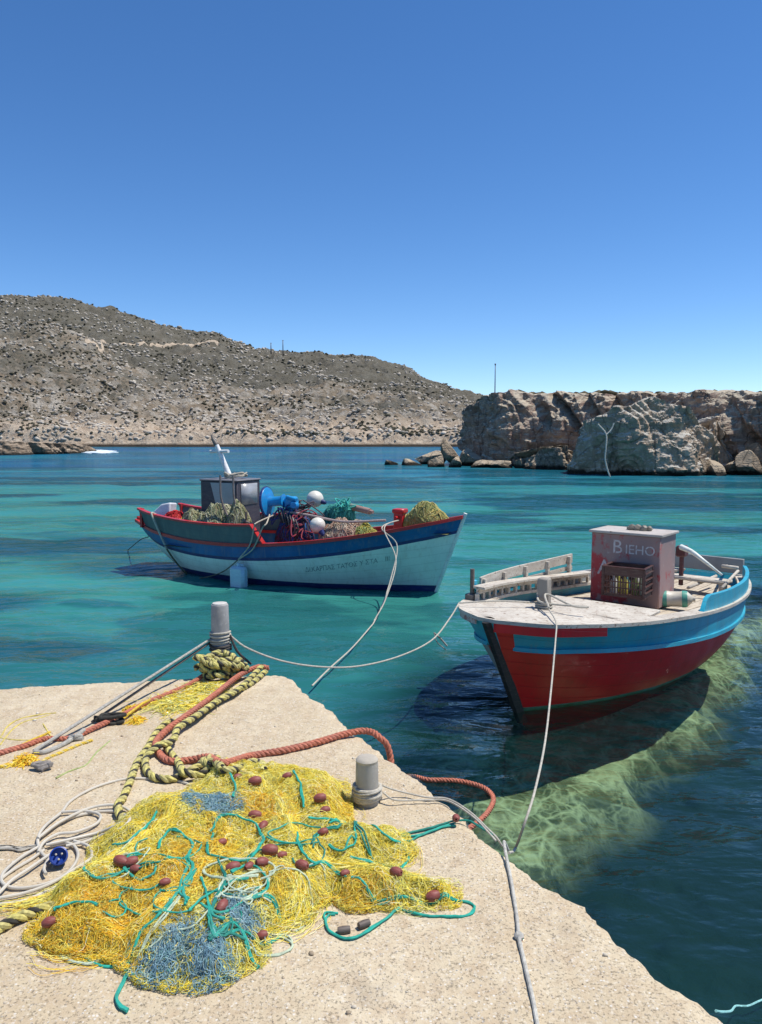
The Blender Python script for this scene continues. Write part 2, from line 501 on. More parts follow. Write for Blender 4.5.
wedge_px = [(380, 790), (440, 735), (500, 722), (560, 722), (640, 680), (735, 585), (800, 570), (820, 600), (765, 650), (690, 745), (640, 795), (600, 862), (572, 892), (560, 905), (500, 900)]
def poly_sd(P, X, Y):
    """signed distance, positive inside"""
    P = np.asarray(P); d = np.full(X.shape, 1e9); ins = np.zeros(X.shape, bool)
    for i in range(len(P)):
        x1, y1 = P[i][:2]; x2, y2 = P[(i + 1) % len(P)][:2]
        dx, dy = x2 - x1, y2 - y1
        t = np.clip(((X - x1) * dx + (Y - y1) * dy) / (dx * dx + dy * dy + 1e-12), 0, 1)
        d = np.minimum(d, np.hypot(X - x1 - t * dx, Y - y1 - t * dy))
        c = ((y1 > Y) != (y2 > Y)) & (X < (x2 - x1) * (Y - y1) / (y2 - y1 + 1e-12) + x1)
        ins ^= c
    return np.where(ins, d, -d)
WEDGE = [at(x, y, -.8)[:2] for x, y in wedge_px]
def make_seabed():
    xs = np.concatenate([np.linspace(-3000, -30, 20), np.concatenate([np.linspace(-20, -1, 60), np.linspace(-.95, 7, 300), np.linspace(7.2, 20, 60)]), np.linspace(30, 3000, 20)])
    ys = np.concatenate([np.linspace(-300, -8, 10), np.concatenate([np.linspace(-5, 1.5, 20), np.linspace(1.55, 13, 360), np.linspace(13.3, 32, 60)]), np.linspace(40, 4000, 20)])
    X, Y = np.meshgrid(xs, ys, indexing='ij')
    near = (np.abs(X) < 21) & (Y < 33) & (Y > -6)
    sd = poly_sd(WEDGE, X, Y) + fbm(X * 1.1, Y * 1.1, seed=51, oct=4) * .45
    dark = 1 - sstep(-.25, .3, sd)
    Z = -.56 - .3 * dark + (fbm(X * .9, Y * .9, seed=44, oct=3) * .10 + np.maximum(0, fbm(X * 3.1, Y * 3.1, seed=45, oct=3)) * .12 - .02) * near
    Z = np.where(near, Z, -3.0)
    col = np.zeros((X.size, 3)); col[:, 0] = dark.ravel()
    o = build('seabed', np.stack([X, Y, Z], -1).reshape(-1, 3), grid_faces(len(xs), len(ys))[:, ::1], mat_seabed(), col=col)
    tag(o, kind='structure')
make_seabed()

# ---- the sea
def mat_water():
    t = NT('sea_water'); g = t.n('ShaderNodeNewGeometry')
    co = g.outputs['Position']
    a = t.n('ShaderNodeVertexColor'); a.layer_name = 'tint'
    sep = t.n('ShaderNodeSeparateColor'); t.l(a.outputs[0], sep.inputs[0])
    deep, weed_and_dark, clear = sep.outputs[0], sep.outputs[1], sep.outputs[2]
    mp = t.n('ShaderNodeMapping'); mp.inputs['Scale'].default_value = (.35, 1.0, 1); t.l(co, mp.inputs[0])
    n1 = t.noise(mp.outputs[0], 1.3, 4, .6, .5)
    n2 = t.noise(mp.outputs[0], .16, 5, .6, .8)
    col = t.mix(t.ramp(n1, [(.38, 0), (.62, 1)]), (.016, .112, .098), (.032, .185, .155))
    col = t.mix(t.ramp(n2, [(.40, 0), (.64, 1)]), col, (.038, .245, .215))
    col = t.mix(deep, col, t.mix(t.ramp(n2, [(.4, 0), (.6, 1)]), (.000, .060, .185), (.004, .100, .215)))
    col = t.mix(weed_and_dark, col, (.004, .050, .068))
    dif = t.n('ShaderNodeBsdfDiffuse'); t.l(col, dif.inputs[0])
    tr = t.n('ShaderNodeBsdfTransparent'); tr.inputs[0].default_value = (.66, .82, .72, 1)
    body = t.n('ShaderNodeMixShader'); t.l(clear, body.inputs[0]); t.l(dif.outputs[0], body.inputs[1]); t.l(tr.outputs[0], body.inputs[2])
    # ripples
    c2 = t.n('ShaderNodeMapping'); c2.inputs['Scale'].default_value = (.8, 1.5, 1); c2.inputs['Rotation'].default_value = (0, 0, .25); t.l(co, c2.inputs[0])
    r1 = t.noise(c2.outputs[0], 5.5, 3, .5, .6); r2 = t.noise(c2.outputs[0], 1.1, 4, .5, .4); r3 = t.noise(c2.outputs[0], .22, 4, .55)
    b = t.bump(r3, .55, .9); b = t.bump(r2, .7, .16, b); b = t.bump(r1, .7, .020, b)
    gl = t.n('ShaderNodeBsdfGlossy'); gl.inputs['Roughness'].default_value = .085; t.l(b, gl.inputs['Normal'])
    gl.inputs[0].default_value = (1, 1, 1, 1)
    fr = t.n('ShaderNodeFresnel'); fr.inputs[0].default_value = 1.333; t.l(b, fr.inputs[1])
    mx = t.n('ShaderNodeMixShader'); t.l(t.math('MINIMUM', fr.outputs[0], .27), mx.inputs[0]); t.l(body.outputs[0], mx.inputs[1]); t.l(gl.outputs[0], mx.inputs[2])
    t.l(mx.outputs[0], t.out.inputs[0])
    return t.m

def wave(X, Y):
    r = np.random.default_rng(3); Z = np.zeros_like(X)
    for lam, amp, cnt in ((3.2, .011, 6), (1.7, .0085, 8), (.9, .0052, 10), (.5, .0027, 12), (.28, .0011, 10)):
        for k in range(cnt):
            th = r.normal(1.25, .55); l = lam * r.uniform(.7, 1.35); ph = r.uniform(0, 6.28)
            env = 1.0
            Z += amp / math.sqrt(cnt) * 1.5 * np.sin(2 * PI / l * (X * math.cos(th) + Y * math.sin(th)) + ph)
    return Z * (.75 + .5 * vnoise(X * .25, Y * .25, seed=77))

def make_water():
    nr, nt_ = 640, 620
    r = np.concatenate([1.2 * np.exp(np.linspace(0, math.log(75 / 1.2), nr)), np.geomspace(80, 5000, 40)])
    th = np.radians(np.concatenate([np.linspace(-180, -42, 40), np.linspace(-40, 40, nt_), np.linspace(42, 180, 40)]))
    R, T = np.meshgrid(r, th, indexing='ij')
    X = R * np.sin(T); Y = R * np.cos(T)
    amp = (1 - sstep(45, 75, R))
    Z = wave(X, Y) * amp
    deep = sstep(22, 66, Y + 5 * fbm(X * .05, Y * .09, seed=61))
    deep = np.clip(deep * (.75 + .45 * fbm(X * .02, Y * .08, seed=62)), 0, 1)
    w = fbm(X * .11, Y * .33, seed=63, oct=5)
    weed_and_dark = sstep(-.02, .22, w) * (1 - .5 * sstep(40, 90, Y)) * .85
    weed_and_dark = np.maximum(weed_and_dark, .5 * sstep(.05, .25, fbm(X * .45, Y * .9, seed=66, oct=5)) * (1 - sstep(14, 24, Y)))
    # darker water tint in an ellipse round the white boat's stern
    weed_and_dark = np.maximum(weed_and_dark, .6 * sstep(.0, .5, 1 - np.hypot((X + 4.2) / 2.6, (Y - 15) / 1.9)))
    a_, b_ = quay_ab(X, Y)
    d_edge = np.maximum(-a_, 0)
    CP = [at(x, y, 0)[:2] for x, y in ((100, 900), (350, 750), (410, 700), (455, 672), (500, 665), (560, 690), (640, 660), (700, 630), (740, 590), (900, 575), (1500, 620), (2500, 1100), (400, 1500))]
    sdc = poly_sd(CP, X, Y)
    clear = sstep(-1.1, .5, sdc + .6 * fbm(X * .7, Y * .7, seed=64)) * .94
    weed_and_dark = np.maximum(weed_and_dark * sstep(6, 9, Y), .55 * sstep(-.2, .35, fbm(X * .5, Y * .8, seed=65) + .25) * (1 - sstep(7, 12, Y)))
    weed_and_dark = weed_and_dark * sstep(-3.5, -.5, X + .2 * Y - 1) + weed_and_dark * 0 if False else weed_and_dark
    col = np.stack([deep, weed_and_dark, clear], -1).reshape(-1, 3)
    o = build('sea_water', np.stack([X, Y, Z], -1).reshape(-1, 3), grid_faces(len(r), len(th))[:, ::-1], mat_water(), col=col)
    tag(o, kind='structure')
make_water()

# ---- hills across the bay
ridge_px = [(-260, 285), (-100, 292), (0, 297), (30, 296), (60, 298), (100, 308), (150, 319), (200, 333), (250, 344), (290, 352), (330, 356), (370, 358), (400, 367), (440, 383), (475, 394), (520, 402), (600, 415), (700, 425), (900, 432)]
YR, YS = 640.0, 216.0
rx = np.array([(p - 381) * YR / F for p, _ in ridge_px]); rz = np.array([(438 - q - 4.5) * YR / F + EYE for _, q in ridge_px])
spur_px = [(-200, 322), (-60, 326), (0, 330), (30, 328), (60, 333), (90, 347), (130, 368), (170, 388), (205, 402), (250, 413), (300, 422), (380, 428), (470, 434), (900, 437)]
Y2 = 400.0
sx = np.array([(p - 381) * Y2 / F for p, _ in spur_px]); sz_ = np.array([(438 - q) * Y2 / F + EYE for _, q in spur_px])
def hill_h(X, Y, detail=True):
    t = np.clip((Y - YS) / (YR - YS), -.2, 1.6)
    m = cinterp(rx, rz, X * (1 + 0 * Y)) * np.where(t < 1, np.clip(t, 0, 1) ** 1.25, 1 - .8 * (t - 1) ** 1.4)
    u = (Y - YS) / (Y2 - YS)
    s = cinterp(sx, sz_, X) * np.where(u < 1, np.clip(u, 0, 1) ** .85, np.exp(-((u - 1) / .30) ** 2))
    k = 3.0
    h = np.logaddexp(m / k, s / k) * k - k * .69
    shore = YS + 10 * fbm(X * .02, X * 0, seed=70, oct=4) + 4 * fbm(X * .12, X * 0, seed=71, oct=4)
    bench = 4.6 * sstep(0, 6, Y - shore) * (.8 + .5 * fbm(X * .03, Y * .03, seed=72)) - 3 * (1 - sstep(-8, 0, Y - shore))
    h = h + bench
    if detail:
        land = sstep(2, 30, Y - shore)
        h = h + land * (fbm(X * .02, Y * .02, seed=73, oct=5, gain=.55) * 7 + (1 - 2.2 * np.abs(fbm(X * .045, Y * .03, seed=78, oct=4, gain=.6))) * 3.0 + (1 - 2 * np.abs(fbm(X * .14, Y * .14, seed=74, oct=4, gain=.6))) * 2.2 - 2.5)
        h = h - land * 3.0 * np.maximum(0, .25 - np.abs(fbm(X * .012, Y * .012, seed=75, oct=3))) * 4 * .5
        h = h + sstep(0, 4, Y - shore) * fbm(X * .35, Y * .35, seed=76, oct=4, gain=.65) * 1.3
    return h

def mat_hill():
    t = NT('hillside'); co = t.pos()
    z = t.n('ShaderNodeSeparateXYZ'); t.l(t.n('ShaderNodeNewGeometry').outputs['Position'], z.inputs[0])
    n1 = t.noise(co, .55, 7, .72); n2 = t.noise(co, .035, 5, .6); n3 = t.noise(co, .16, 5, .62)
    rock = t.mix(t.ramp(n1, [(.40, 0), (.58, 1)]), (.21, .185, .15), (.62, .56, .475))
    soil = t.mix(t.ramp(n3, [(.4, 0), (.65, 1)]), (.24, .19, .135), (.34, .28, .205))
    col = t.mix(t.ramp(n3, [(.45, 0), (.6, 1)]), soil, rock)
    nb = t.noise(co, .0075, 3, .5); yy = t.ramp(t.math('DIVIDE', z.outputs[1], 1000.0), [(.40, 0), (.46, 1)])
    scr = t.ramp(t.math('ADD', t.math('ADD', t.math('MULTIPLY', n1, .6), t.math('MULTIPLY', n2, .40)), t.math('ADD', t.math('MULTIPLY', nb, .28), t.math('MULTIPLY', yy, .15))), [(.61, 0), (.71, .85)])
    col = t.mix(scr, col, (.105, .10, .078))
    # bare pale rock along the shore
    low = t.ramp(t.math('DIVIDE', t.math('ADD', z.outputs[2], t.math('MULTIPLY', n3, 4.0)), 20.0), [(.38, 1), (.62, 0)])
    col = t.mix(low, col, t.mix(t.ramp(n1, [(.36, 0), (.6, 1)]), (.36, .27, .19), (.62, .51, .385)))
    wet = t.ramp(t.math('DIVIDE', z.outputs[2], 10.0), [(.05, 1), (.11, 0)])
    col = t.mix(wet, col, (.05, .04, .03))
    t.pbr(col, .95, t.bump(n1, 1.0, 1.6), spec=.1)
    return t.m
MH = mat_hill()
def make_hill():
    nu, nv = 560, 420
    u = np.linspace(-1.15, .55, nu); y = YS - 26 + (np.linspace(0, 1, nv) ** 1.35) * 760
    U, Y = np.meshgrid(u, y, indexing='ij'); X = U * (Y * .62 + 110)
    Z = hill_h(X, Y)
    o = build('hillside', np.stack([X, Y, Z], -1).reshape(-1, 3), grid_faces(nu, nv), MH)
    tag(o, kind='structure')
    # the dirt track across the upper slope
    pts = []
    for px in range(84, 222, 3):
        py = 343.5 + 1.2 * math.sin(px * .05); a = (px - 381) / F; d = at_y(px, py, 1000) - np.array([0, 0, EYE]); d /= 1000
        ys_ = np.linspace(380, 760, 1500); hz = hill_h(d[0] * ys_, ys_, True); ray = EYE + d[2] * ys_; hit = np.nonzero(hz > ray)[0]
        if len(hit): y_ = ys_[hit[0]]; pts.append((d[0] * y_, y_))
    pts = spline(np.array(pts), n=160); pts[:, 1] = np.convolve(np.pad(pts[:, 1], 12, 'edge'), np.ones(25) / 25, 'valid')
    rows = [np.stack([pts[:, 0], pts[:, 1] + o_], 1) for o_ in (-1.6, -.5, .5, 1.6)]
    V = np.concatenate([np.column_stack([r_, hill_h(r_[:, 0], r_[:, 1]) + .75 - (.9 if k in (0, 3) else 0)]) for k, r_ in enumerate(rows)])
    V = V.reshape(4, 160, 3).transpose(1, 0, 2).reshape(-1, 3)
    tag(build('dirt_track', V, grid_faces(160, 4), paint('track_dirt', (.50, .40, .29), (.40, .31, .22), rough=.95, scale=.3)), kind='structure')
    # scattered scrub and loose rocks: nobody could count them
    def scatter(n, rr, flat, seed, dens_seed, thr, sub=1, lowcut=7):
        r = np.random.default_rng(seed)
        Yp = YS + 4 + r.uniform(0, 1, n * 3) ** 1.5 * 480; Xp = r.uniform(-.75, .24, n * 3) * (Yp * .62 + 110) * 1.2
        keep = fbm(Xp * .035, Yp * .035, seed=dens_seed, oct=3) + r.uniform(-.3, .3, n * 3) > thr
        Zp = hill_h(Xp, Yp)
        keep &= Zp > lowcut
        keep &= (fbm(Xp * .15, Yp * .15, seed=dens_seed + 5, oct=2) + r.uniform(-.5, .5, n * 3)) > -.1
        Xp, Yp, Zp = Xp[keep][:n], Yp[keep][:n], Zp[keep][:n]; k = len(Xp)
        V0, F0 = icos(sub); m = len(V0)
        s = r.uniform(rr[0], rr[1], k) * (.55 + Yp / 500)
        V = V0[None] * s[:, None, None] * np.stack([r.uniform(.7, 1.5, k), r.uniform(.7, 1.3, k), np.full(k, flat)], -1)[:, None]
        V = V * (1 + r.uniform(-.3, .3, (k, m, 1))) + np.stack([Xp, Yp, Zp + s * flat * .25], -1)[:, None]
        Fq = (F0[None] + (np.arange(k) * m)[:, None, None]).reshape(-1, 3)
        tint = r.uniform(.6, 1.35, (k, 1)) * np.ones((k, m))
        return V.reshape(-1, 3), Fq, tint.reshape(-1)
    V, Fq, tt = scatter(17000, (.2, .62), .7, 5, 80, .06, lowcut=3)
    c = np.array([.105, .098, .068])[None] * tt[:, None]
    tag(build('scrub', V, Fq, tinted('scrub_leaves', .95, .1, .5), smooth=False, col=c), kind='stuff')
    V, Fq, tt = scatter(15000, (.18, .75), .75, 6, 90, -.08, lowcut=1.6)
    c = np.array([.54, .48, .40])[None] * tt[:, None] ** .7
    tag(build('loose_rocks', V, Fq, tinted('limestone_rubble', .95, .1, .35), smooth=False, col=c), kind='stuff')
make_hill()

def mat_rock(name, base, light, dark, strat=1.0, scale=1.0, wet=True):
    t = NT(name); co = t.pos()
    st = t.pos((.25, .25, 2.2))
    n1 = t.noise(co, 1.6 * scale, 7, .7); n2 = t.noise(co, .35 * scale, 4, .6); n3 = t.noise(st, 1.1 * scale, 5, .65)
    vs = t.noise(t.pos((2.2, 2.2, .18)), .8 * scale, 4, .6)
    col = t.mix(t.ramp(n2, [(.38, 0), (.64, 1)]), base, tuple(x * .75 for x in base))
    col = t.mix(t.ramp(n1, [(.48, 0), (.72, .8)]), col, light)
    col = t.mix(t.math('MULTIPLY', t.ramp(n3, [(.52, 0), (.62, 1)]), .5 * strat), col, dark)
    col = t.mix(t.math('MULTIPLY', t.ramp(vs, [(.54, 0), (.64, 1)]), .45), col, dark)
    # upward-facing rock mixed towards a paler tone by its normal
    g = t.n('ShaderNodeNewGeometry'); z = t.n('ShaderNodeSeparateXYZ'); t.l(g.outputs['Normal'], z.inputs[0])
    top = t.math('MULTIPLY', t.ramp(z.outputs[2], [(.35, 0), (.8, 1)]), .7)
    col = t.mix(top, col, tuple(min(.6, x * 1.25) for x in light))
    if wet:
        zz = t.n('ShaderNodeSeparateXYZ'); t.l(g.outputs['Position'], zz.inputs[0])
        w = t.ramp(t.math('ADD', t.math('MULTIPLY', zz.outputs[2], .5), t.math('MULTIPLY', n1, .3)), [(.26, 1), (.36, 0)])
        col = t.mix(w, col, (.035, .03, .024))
    e = t.vor(t.pos((1, 1, .6)), .45 * scale, 'DISTANCE_TO_EDGE')
    crack = t.ramp(e, [(0, 1), (.03, 0)])
    col = t.mix(t.math('MULTIPLY', crack, .35), col, dark)
    h = t.math('SUBTRACT', t.math('ADD', n1, t.math('MULTIPLY', n3, .8)), t.math('MULTIPLY', crack, .3))
    t.pbr(col, .95, t.bump(h, 1.0, .30), spec=.1)
    return t.m
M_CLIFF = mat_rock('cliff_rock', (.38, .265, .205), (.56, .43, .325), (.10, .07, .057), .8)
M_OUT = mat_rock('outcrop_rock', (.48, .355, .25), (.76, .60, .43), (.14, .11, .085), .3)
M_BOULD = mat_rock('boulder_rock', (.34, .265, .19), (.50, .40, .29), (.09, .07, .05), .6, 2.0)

def rock_sheet(name, plan, tops, back, mat, nu=420, nv=170, lean=.12, rough=1.0, seed=0, zb=-1.0, backdrop=4.0, under=.0):
    """a weathered rock wall: base line in plan, height along it, and the top going back behind"""
    P = spline(plan, n=nu); s = np.linspace(0, 1, nu)
    top = np.interp(s, np.linspace(0, 1, len(tops)), tops)
    top = top + fbm(s * 22, s * 0, seed=seed + 1, oct=4) * .35 * rough * np.clip(top / 4, 0, 1)
    T = np.gradient(P, axis=0); T /= np.linalg.norm(T, axis=1, keepdims=True)
    N = np.stack([T[:, 1], -T[:, 0]], 1)                       # points towards the water
    v = np.linspace(0, 1, nv); vf = .62
    zz = np.where(v < vf, v / vf, 1.0); bk = np.where(v < vf, 0, (v - vf) / (1 - vf))
    Zt = zb + (top[:, None] - zb) * zz[None]
    Zt = Zt - bk[None] ** 2 * (top[:, None] * .3 + backdrop * (bk[None] > .98))
    prog = (zz ** 1.0)[None]
    off = -lean * (Zt - zb) * np.ones((1, 1)) - bk[None] * back
    off = off + under * np.sin(np.clip(zz, 0, 1) * PI)[None]
    X = P[:, None, 0] + N[:, None, 0] * off; Y = P[:, None, 1] + N[:, None, 1] * off
    q = s[:, None] * np.linalg.norm(np.diff(P, axis=0), axis=1).sum()
    # buttresses, fissures and ledges
    big = fbm(q * .22, Zt * .10, seed=seed + 2, oct=3) * 1.5
    fis = -2.6 * np.maximum(0, .13 - np.abs(fbm(q * .20 + .15 * Zt, Zt * .06, seed=seed + 3, oct=3))) * 6
    led = fbm(q * .12, Zt * .9, seed=seed + 4, oct=3, gain=.55) * .65
    b0 = fbm(q * .34 + .08 * Zt, Zt * .30, seed=seed + 6, oct=2) * 4; bf = b0 - np.floor(b0)
    blk = (np.floor(b0) + sstep(.35, .65, bf)) / 4 * 1.9
    fin = fbm(q * 1.6, Zt * 2.0, bk[None] * 6, seed=seed + 5, oct=6, gain=.6) * .40
    fade = np.clip(1 - bk, 0, 1)[None]
    dsp = (big + fis + led + blk) * rough * (.25 + .75 * fade) * .8 + fin * rough
    X = X + N[:, None, 0] * dsp; Y = Y + N[:, None, 1] * dsp
    Zt = Zt + fin * .5 * rough + (bk[None] > 0) * fbm(q * .8, bk[None] * back * .5, seed=seed + 9, oct=4) * .35 * rough
    o = build(name, np.stack([X, Y, Zt], -1).reshape(-1, 3), grid_faces(nu, nv), mat)
    autosmooth(o, 28)
    return o

def gp(px, y):      # ground point (x,y) in direction px at distance y
    return ((px - 381) * y / F, y)
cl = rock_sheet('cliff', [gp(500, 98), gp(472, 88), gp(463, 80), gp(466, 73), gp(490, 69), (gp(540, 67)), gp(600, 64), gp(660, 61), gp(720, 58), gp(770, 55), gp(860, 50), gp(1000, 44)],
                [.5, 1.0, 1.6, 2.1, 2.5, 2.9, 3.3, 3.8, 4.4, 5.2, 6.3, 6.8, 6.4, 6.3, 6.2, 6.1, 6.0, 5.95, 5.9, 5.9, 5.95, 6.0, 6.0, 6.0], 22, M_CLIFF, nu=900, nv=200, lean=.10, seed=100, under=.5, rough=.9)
tag(cl, kind='structure')
def topscrub():
    r = np.random.default_rng(12); n = 900
    px = r.uniform(488, 900, n); y = 75 - (px - 480) * .055 + r.uniform(0, 9, n); s = r.uniform(.12, .42, n)
    x = (px - 381) * y / F; z = 6.75 - (px - 480) * .003 + r.uniform(-.3, .12, n)
    V0, F0 = icos(1); m = len(V0)
    V = V0[None] * s[:, None, None] * np.array([1.3, 1.2, .7]) * (1 + r.uniform(-.3, .3, (n, m, 1))) + np.stack([x, y, z], -1)[:, None]
    tag(build('cliff_scrub', V.reshape(-1, 3), (F0[None] + (np.arange(n) * m)[:, None, None]).reshape(-1, 3), tinted('cliff_scrub_leaves', .95, .1, .5), smooth=False,
              col=np.repeat(np.array([.09, .08, .05])[None] * r.uniform(.6, 1.8, (n, 1)), m, 0)), kind='stuff')
topscrub()
# the low dark shelf on the left shore
sh = rock_sheet('shore_ledge', [gp(-260, 118), gp(-60, 112), gp(20, 114), gp(60, 120), gp(86, 127), gp(97, 134), gp(99, 142)], [3.0, 2.8, 2.4, 2.2, 1.8, 1.3, .3], 14,
                mat_rock('ledge_rock', (.20, .145, .10), (.38, .30, .22), (.05, .04, .03), .6, .6), nu=300, nv=90, lean=.35, seed=140, rough=.55)
tag(sh, kind='structure')

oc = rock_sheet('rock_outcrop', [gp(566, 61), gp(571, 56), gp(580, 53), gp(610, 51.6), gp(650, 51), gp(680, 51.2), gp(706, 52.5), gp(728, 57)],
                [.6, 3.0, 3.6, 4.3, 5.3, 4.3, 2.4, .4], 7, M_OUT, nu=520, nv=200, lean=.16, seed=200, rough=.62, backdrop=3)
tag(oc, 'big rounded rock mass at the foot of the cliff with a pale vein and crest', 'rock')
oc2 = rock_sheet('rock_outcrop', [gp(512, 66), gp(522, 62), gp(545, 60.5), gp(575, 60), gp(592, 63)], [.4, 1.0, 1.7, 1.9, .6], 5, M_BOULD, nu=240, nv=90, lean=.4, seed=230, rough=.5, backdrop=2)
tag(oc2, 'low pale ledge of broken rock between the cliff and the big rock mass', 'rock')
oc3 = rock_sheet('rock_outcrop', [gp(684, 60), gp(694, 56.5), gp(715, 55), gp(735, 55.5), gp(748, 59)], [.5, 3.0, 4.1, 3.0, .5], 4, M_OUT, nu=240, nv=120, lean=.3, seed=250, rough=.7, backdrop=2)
tag(oc3, 'tall crumbling pillar of pale rock against the cliff behind the big rock mass', 'rock')

def boulder(c, size, label, seed, rz=0.0, tilt=0.0, mat=None, sub=4):
    r = np.random.default_rng(seed); V, Fa = icos(sub); V = V.copy()
    for k in range(15):
        n = r.normal(size=3); n /= np.linalg.norm(n); dlim = r.uniform(.45, .75)
        dd = V @ n; V -= np.maximum(0, dd - dlim)[:, None] * n
    V = V * (1 + .10 * fbm(V[:, 0] * 2.2 + seed, V[:, 1] * 2.2, V[:, 2] * 2.2, oct=5, seed=seed, gain=.6))[:, None]
    V = V * np.array(size) / 2 * 1.35
    R = np.array(Matrix.Rotation(rz, 3, 'Z') @ Matrix.Rotation(tilt, 3, 'Y'))
    o = build('boulder', V @ R.T, Fa, mat or M_BOULD, loc=tuple(c)); autosmooth(o, 30)
    tag(o, label, 'boulder', 'boulders along the foot of the cliff')
    return o
for i, (px, y, w, h, zc, rz_, tl, lb) in enumerate([
    (391, 72, 1.3, .8, .05, 0, 0, 'small low dark rock awash, farthest left of the cliff rocks'),
    (411, 71, 2.0, .9, .05, .4, .1, 'flat dark rock awash, second from the left of the cliff rocks'),
    (428, 74, 2.6, 1.5, .45, .2, -.1, 'brown rounded boulder left of the big tilted slab'),
    (450, 70, 1.75, 2.7, 1.0, .3, -.75, 'big pale slab leaning to the left at the left end of the cliff'),
    (438, 67, 1.5, 1.3, .3, 1.0, .2, 'small dark boulder at the water in front of the tilted slab'),
    (455, 66, 1.3, 1.2, .25, 2.0, .3, 'small pale boulder at the water right of the tilted slab'),
    (470, 69.5, 1.4, 2.3, .7, .2, -.9, 'narrow pale slab lying against the left foot of the cliff'),
    (482, 66, 2.2, 1.0, .2, .3, 0, 'low flat brown rock under the left part of the cliff'),
    (502, 65, 2.6, .7, .15, .1, .05, 'long thin rock ledge at the water under the cliff'),
    (520, 64, 1.4, 1.2, .25, .9, .1, 'squat boulder at the left end of the low rock ledge'),
    (700, 52.5, 1.7, 1.5, .35, .4, .2, 'rounded brown boulder at the right foot of the big rock mass'),
    (716, 52, 1.8, 1.3, .3, 1.3, -.1, 'broad brown boulder in front of the crumbling pillar'),
    (733, 53, 1.4, 1.2, .3, 2.2, .1, 'small boulder between the pillar and the right cliff corner'),
    (750, 52.5, 1.9, 1.8, .5, .8, .1, 'upright pale boulder at the right edge of the picture'),
    (757, 54, 1.6, 2.6, .9, .3, .1, 'tall pale boulder behind the upright one at the right edge'),
    (680, 51, 1.2, .9, .2, .3, .1, 'little pale rock at the water under the big rock mass')]):
    x, yy = gp(px, y)
    boulder((x, yy, zc), (w, w * .9, h), lb, 300 + i, rz_, tl)

# rope hung over the big rock
M_PALE = fibre('bleached_rope', (.55, .52, .44), scale=20)
P = [at_y(598, 424, 51.3) , at_y(606, 434, 51.0), at_y(606, 447, 50.8), at_y(605, 458, 50.7), at_y(607, 468, 50.6), at_y(610, 477, 50.5)]
m = MB(); m.tube(spline(P, .2) + 0, .05, 6); m.tube(spline([at_y(614, 423, 51.2), at_y(611, 430, 51.1), at_y(606, 435, 51.0)], .2), .05, 6)
tag(m.build('rope', M_PALE), 'pale forked rope hanging down the big rock mass into the sea', 'rope')

# masts on the ridges
M_MAST = paint('galvanised_steel', (.10, .10, .11), rough=.5)
for px, py, hh, y, lb in ((283, 351, 7.5, 600, 'taller mast on the crest of the far hill'), (271, 349, 4, 600, 'short mast just left of the taller one on the far hill crest')):
    b = at_y(px, py + 2, y); m = MB(); m.cyl(b + np.array([0, 0, -2.5]), b + np.array([0, 0, hh + 2]), .5, .3, 6)
    m.box(b + np.array([0, 0, hh + 2]), (1.3, .3, .3)); tag(m.build('mast', M_MAST), lb, 'mast')
b = at_y(495, 386, 72); m = MB(); m.cyl(b + np.array([0, 0, -.6]), b + np.array([0, 0, 2.0]), .05, .035, 8); m.cyl(b + np.array([0, 0, 1.9]), b + np.array([0, 0, 2.05]), .07, .07, 8)
tag(m.build('pole', M_MAST), 'thin upright pole on top of the cliff near its left end', 'pole')
# surf at the dark ledge
M_FOAM = paint('sea_foam', (.8, .85, .87), (.6, .72, .76), rough=.8, scale=1.5)
r = np.random.default_rng(4); V0, F0 = icos(1); n = 120
px = r.normal(97, 6, n); yy = np.where(np.abs(px - 97) < 25, r.uniform(124, 150, n), YS - 8 + r.uniform(-4, 3, n))
ss = r.uniform(.25, .75, n); V = V0[None] * ss[:, None, None] * np.array([2.4, 1, .35]) + np.stack([(px - 381) * yy / F, yy, np.full(n, .03)], -1)[:, None]
tag(build('sea_foam', V.reshape(-1, 3), (F0[None] + (np.arange(n) * len(V0))[:, None, None]).reshape(-1, 3), M_FOAM), kind='stuff')
# ------------------------------------------------------------------ boats
class Hull:
    def __init__(s, L, ts, hb, sz, kz, bow, rake_b, rake_s, full=2.6):
        s.L, s.ts, s._hb, s._sz, s._kz, s._bw = L, ts, hb, sz, kz, bow
        s.rb, s.rs, s.full = rake_b, rake_s, full
    def hb(s, t): return np.maximum(cinterp(s.ts, s._hb, t), .02)
    def sz(s, t): return cinterp(s.ts, s._sz, t)
    def kz(s, t): return cinterp(s.ts, s._kz, t)
    def x(s, t, z):
        t = np.asarray(t, float)
        f = np.clip((z - s.kz(t)) / (s.sz(t) - s.kz(t)), -.2, 1.4)
        return -s.L / 2 + t * s.L - s.rb * (1 - f) * np.clip((t - .45) / .55, 0, 1) ** 2 + s.rs * (1 - f) * np.clip((.5 - t) / .5, 0, 1) ** 2
    def y(s, t, z):
        v = np.clip((z - s.kz(t)) / (s.sz(t) - s.kz(t)), 0, 1.0)
        w = np.interp(t, s.ts, s._bw)
        g0 = (1 - (1 - v) ** s.full) ** .75
        g1 = v ** 1.25 * .75 + .25 * v
        ex = np.maximum((z - s.sz(t)), 0)
        return s.hb(t) * ((1 - w) * g0 + w * g1) + ex * .12
    def P(s, t, z, side, out=0.0, xo=0.0):
        t, z = np.broadcast_arrays(np.asarray(t, float), np.asarray(z, float))
        return np.stack([s.x(t, z) + xo, side * (s.y(t, z) + out), z], -1)

